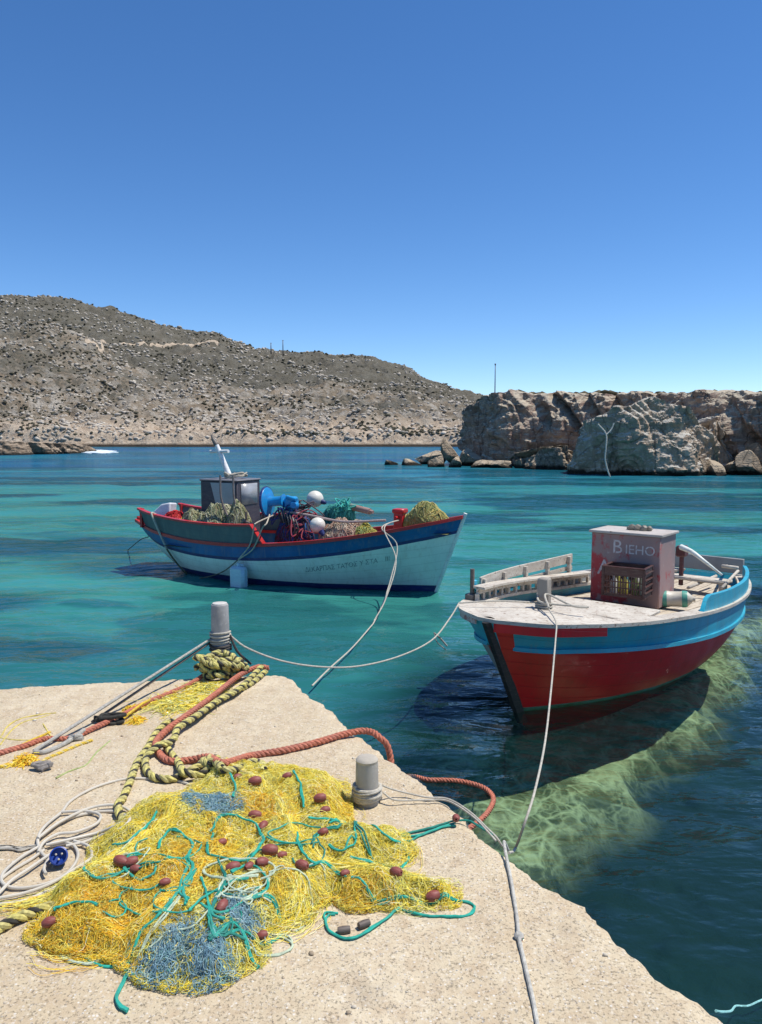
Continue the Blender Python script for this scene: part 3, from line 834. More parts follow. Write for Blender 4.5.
def hull_mesh(h, bands, mats, name, parent, nt=90, rows=7):
    """bands: list of functions t -> z, keel to sheer; one material per band"""
    t = np.linspace(0, 1, nt); zs = [b(t) for b in bands]
    Vs, Fs, Ms, n0 = [], [], [], 0
    for side in (1, -1):
        for k in range(len(zs) - 1):
            v = np.linspace(0, 1, rows if k else 16)
            Z = zs[k][:, None] + (zs[k + 1] - zs[k])[:, None] * v[None]
            P = h.P(t[:, None], Z, side); P[..., 1] += side * .002 * 0
            q = grid_faces(nt, len(v)) + n0
            Fs.append(q if side > 0 else q[:, ::-1]); Vs.append(P.reshape(-1, 3)); Ms += [k if not isinstance(mats[0], tuple) else k] * len(q); n0 += P.size // 3
    # transom
    for k in range(len(zs) - 1):
        v = np.linspace(zs[k][0], zs[k + 1][0], 8)
        A = h.P(np.zeros(8), v, 1); B = h.P(np.zeros(8), v, -1)
        Vs.append(np.stack([A, B], 1).reshape(-1, 3)); i = np.arange(7) * 2 + n0
        Fs.append(np.stack([i, i + 1, i + 3, i + 2], 1)); Ms += [k] * 7; n0 += 16
    o = build(name, np.concatenate(Vs), np.concatenate(Fs), mats, parent, True, Ms)
    return o

def strip(m, A, B, h, mi=0):
    """closed bar between two top edge lines A (outer) and B (inner), h deep"""
    A = np.asarray(A); B = np.asarray(B); n = len(A); dz = np.array([0, 0, 1.0])
    hh = np.broadcast_to(np.asarray(h, float), (n,))[:, None] * dz
    V = np.stack([A, B, B - hh, A - hh], 1).reshape(-1, 3); F = []
    for i in range(n - 1):
        for k in range(4):
            F.append((i * 4 + k, i * 4 + (k + 1) % 4, i * 4 + 4 + (k + 1) % 4, i * 4 + 4 + k))
    F += [(3, 2, 1, 0), tuple((n - 1) * 4 + k for k in range(4))]
    m.add(V, F, mi)

# ================= white and blue boat
RED = paint('red_gloss_paint', (.55, .022, .022), (.40, .015, .018), rough=.35, chips=(.75, .45, .4), chip_amt=.70)
WHITE = paint('aged_white_paint', (.82, .85, .76), (.68, .73, .66), rough=.35, streak=True, grime=(.40, .36, .26), grime_amt=.4, chips=(.4, .38, .3), chip_amt=.73, planks=.13)
TEALBLUE = paint('blue_stripe_paint', (.004, .11, .30), (.003, .07, .22), rough=.35, streak=True, planks=.13)
NAVY = paint('navy_bottom_paint', (.012, .03, .16), (.01, .02, .09), rough=.5)
GREYGREEN = paint('grey_green_paint', (.085, .125, .13), (.055, .085, .095), rough=.5, streak=True, chips=(.25, .27, .25), chip_amt=.69, planks=.12)
DARKGREY = paint('dark_cabin_paint', (.060, .050, .066), (.04, .034, .046), rough=.5, chips=(.25, .1, .1), chip_amt=.72)
PANE = paint('cloudy_pane', (.40, .41, .42), (.28, .29, .31), rough=.25)
STEEL = paint('worn_steel', (.16, .14, .12), (.10, .075, .06), rough=.55)
DECKG = paint('boat_deck_paint', (.33, .34, .32), (.22, .21, .19), rough=.7)
BLUEM = paint('bright_blue_metal', (.012, .30, .62), (.01, .20, .48), rough=.35, chips=(.3, .25, .2), chip_amt=.68)
BLACK = paint('black_rubber', (.02, .02, .022), rough=.6)
WOODG = paint('grey_wood', (.34, .30, .25), (.22, .19, .16), rough=.85, streak=True)

bowA = at(463, 517, 1.24); LA = 6.45; angA = math.radians(-25.5)
dirA = np.array([math.cos(angA), math.sin(angA), 0]); cA = bowA - dirA * LA / 2; cA[2] = 0
hA = Hull(LA, [0, .08, .2, .35, .5, .65, .8, .9, .96, 1], [.40, .60, .80, .95, 1.02, .99, .80, .52, .27, .035],
          [.93, .80, .71, .68, .72, .82, .97, 1.10, 1.18, 1.24], [.30, .02, -.25, -.38, -.42, -.42, -.40, -.36, -.30, -.22], [0.1, .1, .05, 0, 0, .15, .5, .8, .95, 1], .55, .45)
boatA = empty('fishing_boat', cA, 'white fishing boat with blue stripe, red gunwales and dark cabin, nets piled on deck', 'boat', angA, 'moored wooden fishing boats')
bA = [hA.kz, lambda t: np.maximum(hA.kz(t) + .01, .10 + .12 * (t - .5) ** 2 + 0 * t), lambda t: hA.sz(t) - .31, lambda t: hA.sz(t) - .255, lambda t: hA.sz(t)]
bA[1] = lambda t: np.maximum(hA.kz(t) + .005, np.minimum(.13 - .04 * t, hA.sz(t) - .35))
bA[2] = lambda t: np.maximum(bA[1](t) + .005, hA.sz(t) - .27)
bA[3] = lambda t: hA.sz(t) - .215
hull_mesh(hA, bA, [NAVY, WHITE, NAVY, TEALBLUE], 'hull', boatA)
tt = np.linspace(0.0, 1.0, 80)
m = MB()
for sd in (1, -1):
    z = hA.sz(tt); strip(m, hA.P(tt, z + .03, sd, .035), hA.P(tt, z + .03, sd, -.07) * np.array([1, 1, 1]), .055)
o = m.build('gunwale', RED, boatA)
m = MB()                                                    # stem post
zs = np.linspace(-.15, 1.30, 14)
m.tube(np.stack([hA.x(1.0, zs) + .02, 0 * zs, zs], 1), .032, 8)
m.build('stem', WHITE, boatA)
# stern rail box, small red
m = MB(); z0 = 1.03
tr = np.linspace(0, .07, 6)
m.box((-LA / 2 + .02, 0, .97), (.07, .78, .07), m=0); m.build('stern_rail', RED, boatA)
# raised bulwark from the stern quarter to amidships
tb = np.linspace(.055, .515, 40)
ztop = lambda t: hA.sz(t) + np.clip((.515 - t) / .035, 0, 1) * (.33 + .0 * t) * np.clip((t - .0) / .03, 0, 1)
for sd in (-1, 1):
    m = MB()
    z = ztop(tb); A = hA.P(tb, z, sd, .012); B = hA.P(tb, z, sd, -.025)
    hgt = np.maximum(z - hA.sz(tb) + .02, .02)
    lo = hA.P(tb, hA.sz(tb) + .028, sd, .010); li = lo.copy(); li[:, 1] -= sd * .035
    V = np.stack([A, B, li, lo], 1).reshape(-1, 3); F_ = []
    n = len(tb)
    for i in range(n - 1):
        for k in range(4): F_.append((i * 4 + k, i * 4 + (k + 1) % 4, i * 4 + 4 + (k + 1) % 4, i * 4 + 4 + k))
    F_ += [(3, 2, 1, 0), tuple((n - 1) * 4 + k for k in range(4))]
    m.add(V, F_)
    bw = m.build('bulwark', GREYGREEN, boatA)
    m = MB(); strip(m, hA.P(tb, z + .03, sd, .04), hA.P(tb, z + .03, sd, -.06), .035)
    m.box(np.array(hA.P(.056, hA.sz(.056) + .17, sd, .0)), (.05, .07, .36)); m.build('cap_rail', RED, bw)
# deck
def deck(h, name, zf, t0, t1, mat, parent, inset=.02, n=50, k=11, camber=.04):
    t = np.linspace(t0, t1, n); z = zf(t); yb = h.y(t, z) - inset; x = h.x(t, z)
    v = np.linspace(-1, 1, k); V = np.stack([x[:, None] + 0 * v, yb[:, None] * v, z[:, None] + camber * (1 - v ** 2)], -1)
    return build(name, V.reshape(-1, 3), grid_faces(n, k), mat, parent)
deck(hA, 'deck', lambda t: hA.sz(t) - .30 + .12 * sstep(.7, .95, t), 0.01, .985, DECKG, boatA)
# inner planking of the bow, seen red over the near gunwale
m = MB()
ti = np.linspace(.5, .97, 24)
for sd in (1, -1):
    z = hA.sz(ti); A = hA.P(ti, z, sd, -.035); B = hA.P(ti, z - .24, sd, -.05); A2 = A.copy(); A2[:, 1] -= sd * .02; B2_ = B.copy(); B2_[:, 1] -= sd * .02
    Vp = np.stack([A, A2, B2_, B], 1).reshape(-1, 3); m.add(Vp, [(i * 4 + k, i * 4 + (k + 1) % 4, i * 4 + 4 + (k + 1) % 4, i * 4 + 4 + k) for i in range(23) for k in range(4)])
m.build('inner_planking', RED, boatA)
# cabin
cb = empty('cabin_mark', (0, 0, 0), None, None); D.objects.remove(cb)
def xA(px, y, z):
    lo, hi = -5.0, 5.0
    c, s_ = math.cos(angA), math.sin(angA)
    for _ in range(40):
        mid = (lo + hi) / 2
        if proj((cA[0] + c * mid - s_ * y, cA[1] + s_ * mid + c * y, z))[0] < px: lo = mid
        else: hi = mid
    return mid
pc = at(231, 478, 1.76)                                      # roof centre of the near side
lc = np.linalg.inv(np.array([[math.cos(angA), -math.sin(angA)], [math.sin(angA), math.cos(angA)]])) @ (pc[:2] - cA[:2])
CX, CY = lc[0], 0.05
def toA(px, py, z):
    p = at(px, py, z); q = np.linalg.inv(np.array([[math.cos(angA), -math.sin(angA)], [math.sin(angA), math.cos(angA)]])) @ (p[:2] - cA[:2]); return np.array([q[0], q[1], z])
m = MB()
m.box((CX, CY, 1.145), (.82, .72, 1.15), m=0, bev=.015)
cabin = m.build('cabin', DARKGREY, boatA)
m = MB(); m.box((CX + .0, CY, 1.735), (.86, .76, .035), m=0, bev=.015); m.build('roof', paint('grey_roof_paint', (.17, .17, .19), (.12, .12, .14), rough=.6), cabin)
# side window: a trapezoid pane in its frame
for sd in (-1, 1):
    yf = CY + sd * .363
    q = [(CX - .06, 1.30), (CX + .37, 1.30), (CX + .37, 1.69), (CX - .17, 1.69)]
    V = [(x, yf, z) for x, z in q] + [(x, yf + sd * .012, z) for x, z in q]
    F_ = [(0, 1, 2, 3), (7, 6, 5, 4), (0, 4, 5, 1), (1, 5, 6, 2), (2, 6, 7, 3), (3, 7, 4, 0)]
    build('window', V, F_, PANE, cabin, smooth=False)
m = MB(); m.box((CX + .417, CY, 1.48), (.014, .5, .38)); m.build('window', PANE, cabin)
m = MB(); m.box((CX + .15, CY - .378, 1.295), (.50, .05, .03)); m.build('window_ledge', STEEL, cabin)
# leaning mast with a crossbar
MBASE = np.array([CX + .0, CY, 1.75]); MTOP = MBASE + np.array([-.30, .0, .62])
m = MB(); m.tube([MBASE, MBASE + (MTOP - MBASE) * .6, MTOP], [.055, .048, .04], 12); mast = m.build('mast', paint('flaking_white_mast', (.84, .84, .82), (.7, .67, .64), rough=.6, chips=(.2, .14, .1), chip_amt=.66), boatA)
m = MB(); c = MBASE + (MTOP - MBASE) * .80; m.cyl(c + np.array([-.22, .02, -.0]), c + np.array([.22, -.02, .01]), .032, .032, 10); m.build('crossbar', paint('white_crossbar', (.84, .84, .82), rough=.6), mast)
m = MB(); m.cyl(MTOP, MTOP + np.array([-.09, 0, .12]), .05, .035, 10); m.cyl(MTOP + np.array([-.09, 0, .12]), MTOP + np.array([-.12, 0, .19]), .02, .015, 8); m.build('masthead', STEEL, mast)
# bow post
pb = toA(400, 515, 1.02); pb[1] = min(pb[1], -.10); PBOW = (xA(400, -.05, 1.15), -.05)
m = MB(); m.box((PBOW[0], PBOW[1], 1.10), (.17, .17, .40), bev=.015); m.box((PBOW[0], PBOW[1], 1.30), (.21, .21, .07), bev=.015); m.cyl((PBOW[0], PBOW[1] - .2, 1.2), (PBOW[0], PBOW[1] + .2, 1.2), .025, .025, 8)
m.build('mooring_post', RED, boatA)
# two bent hoops of dark pipe and the net hauler
def wA(p):      # local of boat A -> world
    c, s_ = math.cos(angA), math.sin(angA); return np.array([cA[0] + c * p[0] - s_ * p[1], cA[1] + s_ * p[0] + c * p[1], p[2]])
yh = -.62
HOOPM = paint('brown_steel_pipe', (.13, .10, .085), (.2, .17, .15), rough=.45)
for x0, w, dz in ((CX + .30, .52, 0.0), (CX + .58, .60, .02)):
    m = MB(); pts = [(x0 - .06, yh + .05, 1.84 + dz), (x0 - .02, yh, 1.5), (x0 + .04, yh, 1.28), (x0 + .16, yh, 1.10), (x0 + .34, yh, 1.02), (x0 + .5, yh, 1.06), (x0 + w, yh, 1.22)]
    m.tube(spline(pts, .03), .019, 8); m.build('hoop_rail', HOOPM, boatA)
HX = xA(268, -.5, 1.42)
m = MB()
m.lathe([(.0, -.03), (.25, -.03), (.265, 0), (.25, .02), (.10, .05), (.085, .10), (.085, .26), (.11, .30), (.12, .32), (.0, .32)], (HX, yh + .1, 1.40), 32, axis=(.93, .12, .08))
m.lathe([(.0, -.0), (.05, 0), (.05, .30), (0, .30)], (HX + .26, yh + .15, 1.42), 14, axis=(1, .1, 0))
hl = m.build('net_hauler', BLUEM, boatA)
m = MB(); m.lathe([(.245, -.035), (.272, -.02), (.272, .01), (.245, .018)], (HX, yh + .1, 1.40), 32, axis=(.93, .12, .08)); m.build('rim', NAVY, hl)
m = MB(); m.box((HX + .42, yh + .2, 1.40), (.20, .22, .20), bev=.03, rz=.3); m.cyl((HX + .42, yh + .2, .6), (HX + .42, yh + .2, 1.34), .05, .05, 10); m.cyl((HX + .40, yh + .1, 1.5), (HX + .62, yh + .05, 1.46), .035, .03, 10)
m.lathe([(0, 0), (.07, 0), (.08, .05), (.05, .12), (0, .12)], (HX + .55, yh + .12, 1.36), 14, axis=(.3, -1, .1)); m.build('hauler_motor', BLUEM, hl)
m = MB()
for k in range(7):
    a0 = np.array([HX + .25 + .07 * k, yh + .05 - .02 * k, 1.32 - .03 * k]); m.tube(spline([a0, a0 + np.array([.08, -.05, -.18]), a0 + np.array([.2 - .05 * k, .05, -.45])], .04), .016, 6, m=k % 2)
m.build('hose', [BLACK, STEEL], hl)
# name along the near bow
def text_mesh(body, size, ext=0.0):
    cu = D.curves.new('lettering', 'FONT'); cu.body = body; cu.size = size; cu.extrude = ext; cu.resolution_u = 3
    ob = D.objects.new('lettering', cu); COL.objects.link(ob)
    dg = bpy.context.evaluated_depsgraph_get(); me = ob.evaluated_get(dg).to_mesh()
    V = np.array([v.co[:] for v in me.vertices]); Fx = [tuple(p.vertices) for p in me.polygons]
    ob.evaluated_get(dg).to_mesh_clear(); D.objects.remove(ob); return V, Fx
V, Fx = text_mesh('\u0394I.KAP\u03a0A\u03a3 TATO\u03a3 Y \u03a3TA    III', .15)
wd = V[:, 0].max(); t0, t1 = .63, .85
tx = t0 + (t1 - t0) * V[:, 0] / wd; zx = hA.sz(tx) - .50 + V[:, 1] * .8
build('lettering', hA.P(tx, zx, -1, .004), Fx, paint('faded_grey_lettering', (.16, .20, .21), (.30, .36, .36), rough=.6, chips=(.5, .58, .56), chip_amt=.55), boatA, smooth=False)

# ================= red boat
DEEPRED = paint('deep_red_hull_paint', (.76, .007, .020), (.60, .006, .016), rough=.32, streak=True, chips=(.62, .30, .30), chip_amt=.70, grime=(.30, .03, .02), planks=.12)
SKYB = paint('sky_blue_paint', (.030, .40, .53), (.022, .30, .43), rough=.38, streak=True, chips=(.5, .6, .6), chip_amt=.70, planks=.12)
CREAM = paint('peeling_white_paint', (.62, .57, .48), (.44, .39, .32), rough=.75, chips=(.24, .16, .11), chip_amt=.585, scale=4, grime=(.27, .19, .13), grime_amt=.8)
GREYS = paint('grey_side_paint', (.30, .31, .30), (.22, .23, .23), rough=.55, streak=True)
WEEDY = paint('worn_red_bottom', (.16, .02, .02), (.07, .05, .03), rough=.8, scale=6)
GREENL = paint('weedy_waterline', (.10, .26, .20), (.06, .12, .04), rough=.8, scale=6)
BLACKP = paint('black_stem_paint', (.018, .018, .022), (.03, .025, .025), rough=.5, chips=(.4, .1, .08), chip_amt=.64, scale=6)

bowB = at(487, 622, .93); LB = 5.4; angB = math.radians(180 + 48.0)
dirB = np.array([math.cos(angB), math.sin(angB), 0]); cB = bowB - dirB * LB / 2; cB[2] = 0
RB = np.array([[math.cos(angB), -math.sin(angB)], [math.sin(angB), math.cos(angB)]])
def toB(px, py, z):
    p = at(px, py, z); q = RB.T @ (p[:2] - cB[:2]); return np.array([q[0], q[1], z])
def wB(p): return np.array([*(RB @ np.array(p[:2]) + cB[:2]), p[2]])
hB = Hull(LB, [0, .08, .2, .35, .5, .65, .8, .9, .96, 1], [.46, .64, .82, .93, .97, .95, .83, .64, .39, .04],
          [.65, .64, .64, .66, .71, .78, .85, .90, .92, .94], [.05, -.1, -.25, -.36, -.42, -.45, -.42, -.34, -.25, -.16], [0.1, .1, .05, 0, 0, .15, .5, .8, .95, 1], .62, .35)
boatB = empty('fishing_boat', cB, 'red fishing boat with sky blue topsides and peeling cream deck carrying a tall box', 'boat', angB, 'moored wooden fishing boats')
bB = [hB.kz, lambda t: np.maximum(hB.kz(t) + .005, np.minimum(.035 + 0 * t, hB.sz(t) - .3)), None, None, hB.sz]
wlB = bB[1]; bB[2] = lambda t: np.maximum(wlB(t) + .004, hB.sz(t) - .27)
bB[3] = lambda t: hB.sz(t) - .10
bB.insert(1, lambda t: np.maximum(hB.kz(t) + .002, bB[2](t) - .045))
hull_mesh(hB, bB, [WEEDY, GREENL, DEEPRED, SKYB, SKYB], 'hull', boatB)
# the far side is grey below the blue: a separate planking skin
tp = np.linspace(.02, .985, 60)
# far-side grey skin
zlo = bB[2](tp); zhi = bB[3](tp); v = np.linspace(0, 1, 6)
Z = zlo[:, None] + (zhi - zlo)[:, None] * v
q = grid_faces(len(tp), 6)[:, ::-1]
build('side_planking', hB.P(tp[:, None], Z, -1, .006).reshape(-1, 3), q, GREYS, boatB)
# rub rails
m = MB(); tq = np.linspace(.0, .984, 80)
for sd in (1, -1):
    z = hB.sz(tq) - .235; strip(m, hB.P(tq, z, sd, .028), hB.P(tq, z, sd, -.01), .038)
m.build('rub_rail', SKYB, boatB)
m = MB(); tq = np.linspace(.865, .997, 34); z = hB.sz(tq) - .005
strip(m, hB.P(tq, z, 1, .022), hB.P(tq, z, 1, -.01), .085); m.build('bow_board', DEEPRED, boatB)
tq = np.linspace(.984, .999, 8); zlo_ = hB.sz(tq) - .285; v_ = np.linspace(0, 1, 6)
build('bow_board', hB.P(tq[:, None], zlo_[:, None] + (hB.sz(tq) - .05 - zlo_)[:, None] * v_, 1, .008).reshape(-1, 3), grid_faces(8, 6), DEEPRED, boatB)
m = MB(); tq = np.linspace(.86, .985, 20); z = hB.sz(tq) - .005
strip(m, hB.P(tq, z, -1, .022), hB.P(tq, z, -1, -.01), .06); m.build('bow_board', paint('worn_red_paint', (.35, .06, .05), (.5, .35, .3), rough=.6, chips=(.55, .45, .4), chip_amt=.5), boatB)
# stem
zs = np.linspace(-.12, .93, 14); m = MB()
xs_ = hB.x(1.0, zs)
V = []; 
for x_, z_ in zip(xs_, zs): V += [(x_ + .055, .022, z_), (x_ + .055, -.022, z_), (x_ - .03, -.045, z_), (x_ - .03, .045, z_)]
F_ = [(i * 4 + k, i * 4 + (k + 1) % 4, i * 4 + 4 + (k + 1) % 4, i * 4 + 4 + k) for i in range(13) for k in range(4)] + [(3, 2, 1, 0), tuple(52 + k for k in range(4))]
m.add(V, [f[::-1] for f in F_]); m.build('stem', BLACKP, boatB)
# covering board: broad cream plank round the edge
m = MB(); tq = np.linspace(0.0, .998, 90)
for sd in (1, -1):
    z = hB.sz(tq) + .022; w = .17 + .10 * sstep(.7, .95, tq)
    A = hB.P(tq, z, sd, .03); B = A.copy(); B[:, 1] = sd * np.maximum(A[:, 1] * sd - w, 0.0); strip(m, A, B, .032)
m.build('covering_board', CREAM, boatB)
# foredeck and main deck
deck(hB, 'foredeck', lambda t: hB.sz(t) + .004, .80, .992, CREAM, boatB, inset=.02, camber=.03)
PLANK = NT('cream_deck_planks'); 
co = PLANK.pos(obj=True); sepx = PLANK.n('ShaderNodeSeparateXYZ'); PLANK.l(co, sepx.inputs[0])
ln = PLANK.math('PINGPONG', PLANK.math('MULTIPLY', sepx.outputs[1], 7.5), .5); seam = PLANK.ramp(ln, [(.0, 1), (.06, 0)])
nz = PLANK.noise(PLANK.pos((.6, 5, 1), obj=True), 5, 6, .7)
cc = PLANK.mix(PLANK.ramp(nz, [(.35, 0), (.65, 1)]), (.60, .53, .41), (.40, .33, .25)); cc = PLANK.mix(PLANK.ramp(PLANK.noise(co, 9, 6, .7), [(.56, 0), (.62, .8)]), cc, (.30, .20, .13)); cc = PLANK.mix(seam, cc, (.07, .05, .04))
PLANK.pbr(cc, .85, PLANK.bump(PLANK.math('SUBTRACT', nz, seam), .6, .01)); PLANK = PLANK.m
deck(hB, 'deck', lambda t: hB.sz(t) - .12, .01, .80, PLANK, boatB, inset=.05, camber=.03)
m = MB(); m.box((LB / 2 - 1.085, 0, .78), (.04, 1.45, .14)); m.build('deck_beam', CREAM, boatB)
# hatch boards in front of the box
m = MB(); m.box((.93, .10, .765), (.62, 1.15, .035), bev=.008, rz=.05); m.box((.93, .10, .73), (.56, 1.05, .05)); m.build('hatch_cover', CREAM, boatB)
# far-side coaming with scupper gaps, and the raised wash board
def side_fence(t0, t1, zb, zt, sd, inset, mat, name, thick=.025, n=26):
    m = MB(); t = np.linspace(t0, t1, n); A = hB.P(t, hB.sz(t), sd, -inset); A[:, 2] = hB.sz(t) + zt; B = A.copy(); B[:, 1] -= sd * thick
    strip(m, A, B, zt - zb); return m
m = side_fence(.36, .86, .09, .16, -1, .10, CREAM, 'coaming')
t = np.linspace(.36, .86, 26)
A = hB.P(t, hB.sz(t), -1, -.06); A[:, 2] = hB.sz(t) + .165; B = A.copy(); B[:, 1] += .14; strip(m, A, B, .022)
for tk in np.linspace(.36, .86, 17):
    p = hB.P(tk, hB.sz(tk), -1, -.112); m.box((p[0], p[1], hB.sz(tk) + .055), (.035, .03, .075))
m.build('coaming', CREAM, boatB)
m = MB(); t = np.linspace(.40, .80, 20); rise = .22 + .17 * (.80 - t) / .40; A = hB.P(t, hB.sz(t), -1, .0); A[:, 2] = hB.sz(t) + rise; B = A.copy(); B[:, 1] += .025; strip(m, A, B, .11); A = A - np.array([0, 0, .15]); B = B - np.array([0, 0, .15]); strip(m, A, B, .05)
for tk in np.linspace(.42, .79, 5):
    hh_ = .20 + .17 * (.80 - tk) / .40; p = hB.P(tk, hB.sz(tk), -1, -.045); m.box((p[0], p[1], hB.sz(tk) + hh_ / 2), (.04, .04, hh_))
wb = m.build('wash_board', CREAM, boatB)
m = side_fence(.38, .83, .02, .13, -1, -.012, SKYB, 'side_board'); m.build('side_board', SKYB, boatB)
m = MB(); p = hB.P(.835, hB.sz(.835), -1, -.02); m.box((p[0], p[1], p[2] + .11), (.06, .05, .20), bev=.01); m.build('bracket', SKYB, boatB)
m = MB(); p = hB.P(.855, hB.sz(.855), -1, -.04); m.cyl((p[0], p[1], p[2]), (p[0], p[1], p[2] + .33), .022, .022, 10); m.box((p[0], p[1], p[2] + .05), (.12, .10, .07), bev=.01); m.build('iron_pin', STEEL, boatB)
# near-side raised blue wash board towards the stern, grey on the far side
tw = np.linspace(.03, .55, 30)
for sd, mt, hh in ((1, SKYB, .16), (-1, GREYS, .14)):
    m = MB(); z = hB.sz(tw) + .02 + hh * sstep(.55, .525, tw) ; A = hB.P(tw, hB.sz(tw), sd, .0); A[:, 2] = z; B = A.copy(); B[:, 1] -= sd * .045
    strip(m, A, B, np.maximum(z - hB.sz(tw) + .01, .02)); m.build('quarter_board', mt, boatB)
m = MB(); m.box((-LB / 2 + .03, 0, .79), (.045, .92, .20), bev=.005); m.build('transom_board', GREYS, boatB)
# bitt post
q = toB(544, 603, .95); 
m = MB(); m.box((q[0], q[1], 1.02), (.10, .11, .34), bev=.012, rz=.2); m.build('bitt', WOODG, boatB)
BITT = q
# stern thwart, tiller
m = MB(); m.box((-1.75, -.05, .72), (.22, 1.25, .04)); m.box((-1.75, .5, .64), (.2, .04, .16)); m.box((-1.75, -.6, .64), (.2, .04, .16)); m.build('thwart', CREAM, boatB)
m = MB(); m.tube(spline([toB(684, 548, 1.12), toB(692, 553, 1.08), toB(704, 561, 1.00), toB(722, 575, .84)], .05), [.05] * len(spline([toB(684, 548, 1.12), toB(692, 553, 1.08), toB(704, 561, 1.00), toB(722, 575, .84)], .05)), 8)
P = spline([toB(681, 547, 1.13), toB(692, 552, 1.09), toB(704, 561, 1.00), toB(722, 575, .84)], .05); m = MB(); m.tube(P, np.linspace(.036, .013, len(P)), 10); m.build('tiller', WHITE, boatB)
m = MB(); c = toB(682, 551, 1.06); m.box(c, (.16, .12, .14), bev=.02); m.cyl((c[0], c[1], .62), c, .03, .03, 8); m.build('tiller_head', paint('dark_red_block', (.12, .03, .03), rough=.5), boatB)
m = MB()
m.cyl(toB(688, 588, .66), toB(716, 576, .70), .02, .02, 8); m.cyl(toB(722, 566, .92), toB(738, 568, .92), .022, .022, 8); m.cyl(toB(727, 566, .70), toB(727, 566, .92), .02, .02, 8); m.cyl(toB(722, 588, .7), toB(738, 571, .78), .02, .02, 8)
m.build('stern_frame', CREAM, boatB)
# the tall box: a thing standing on the deck
BOXM = NT('flaking_red_and_grey_paint'); co = BOXM.pos((1, 1, .7), obj=True)
n1 = BOXM.noise(co, 6.5, 8, .7); n2 = BOXM.noise(co, 1.9, 4, .6)
sx_ = BOXM.n('ShaderNodeSeparateXYZ'); BOXM.l(co, sx_.inputs[0])
lean_ = BOXM.math('ADD', BOXM.math('ADD', BOXM.math('MULTIPLY', n1, .75), BOXM.math('MULTIPLY', n2, .45)), BOXM.math('MULTIPLY', sx_.outputs[1], -.16))
rd = BOXM.ramp(lean_, [(.63, 0), (.69, .9)])
base = BOXM.mix(BOXM.ramp(n2, [(.4, 0), (.6, 1)]), (.27, .20, .19), (.35, .22, .20))
col = BOXM.mix(rd, base, (.42, .03, .035)); col = BOXM.mix(BOXM.ramp(BOXM.noise(co, 14, 8, .75), [(.60, 0), (.64, .7)]), col, (.42, .38, .34))
BOXM.pbr(col, .7, BOXM.bump(n1, .4, .006)); BOXM = BOXM.m
BOXTOP = paint('grey_wood_lid', (.50, .46, .42), (.38, .34, .30), rough=.85, chips=(.2, .16, .13))
pf = toB(656, 608, .64)          # near foot corner between the front and the right face
yaw = math.radians(3); BW, BD, BH = .80, .50, .80
cx_, cy_ = pf[0] - BD / 2 - .02, pf[1] - BW / 2 + .0
wbx = wB((cx_, cy_, .60)); wbx[2] = .62
box = empty('engine_box', wbx, 'tall wooden box with flaking red and grey paint standing on the red boat', 'box', angB + yaw)
m = MB(); m.box((0, 0, BH / 2), (BD, BW, BH), bev=.012); m.build('body', BOXM, box)
m = MB(); m.box((0, 0, BH + .012), (BD + .05, BW + .05, .03), bev=.006); m.build('lid', BOXTOP, box)
LET = paint('pale_brushed_lettering', (.68, .64, .62), (.52, .45, .43), rough=.7, chips=(.38, .22, .21), chip_amt=.56, scale=5)
for body, size, y0, z0 in (('B', .22, -.15, .58), ('IEHO', .15, .0, .585), ('A', .25, -.32, .32), ('\u0394M', .17, -.14, .33)):
    V, Fx = text_mesh(body, size)
    # on the front face (local +x), reading left to right for one who looks at it from the bow
    Vn = np.stack([np.full(len(V), BD / 2 + .002), y0 + V[:, 0], z0 + V[:, 1]], 1)
    build('lettering', Vn, Fx, LET, box, smooth=False)
# things on the lid: a twisted chunk of gear
M_GEAR = paint('oily_metal', (.14, .12, .09), (.30, .26, .2), rough=.5, scale=12)
m = MB(); 
for k, (dx, dy, rr) in enumerate(((0, -.07, .045), (0, 0, .05), (.01, .08, .042), (-.02, .13, .03))):
    m.lathe([(0, 0), (rr, 0), (rr * 1.05, .03), (rr * .6, .06), (0, .065)], (dx, dy, 0), 10, axis=(.3 * (k - 1), .5, 1))
m.box((0, .03, .02), (.07, .28, .03), bev=.008, rz=.2)
p = wB((cx_ - .02, cy_ + .03, 0)); o = m.build('pulley_block', M_GEAR, None, loc=(p[0], p[1], .62 + BH + .028)); o.rotation_euler = (0, 0, angB); tag(o, 'small oily pulley block lying on top of the tall box', 'pulley')
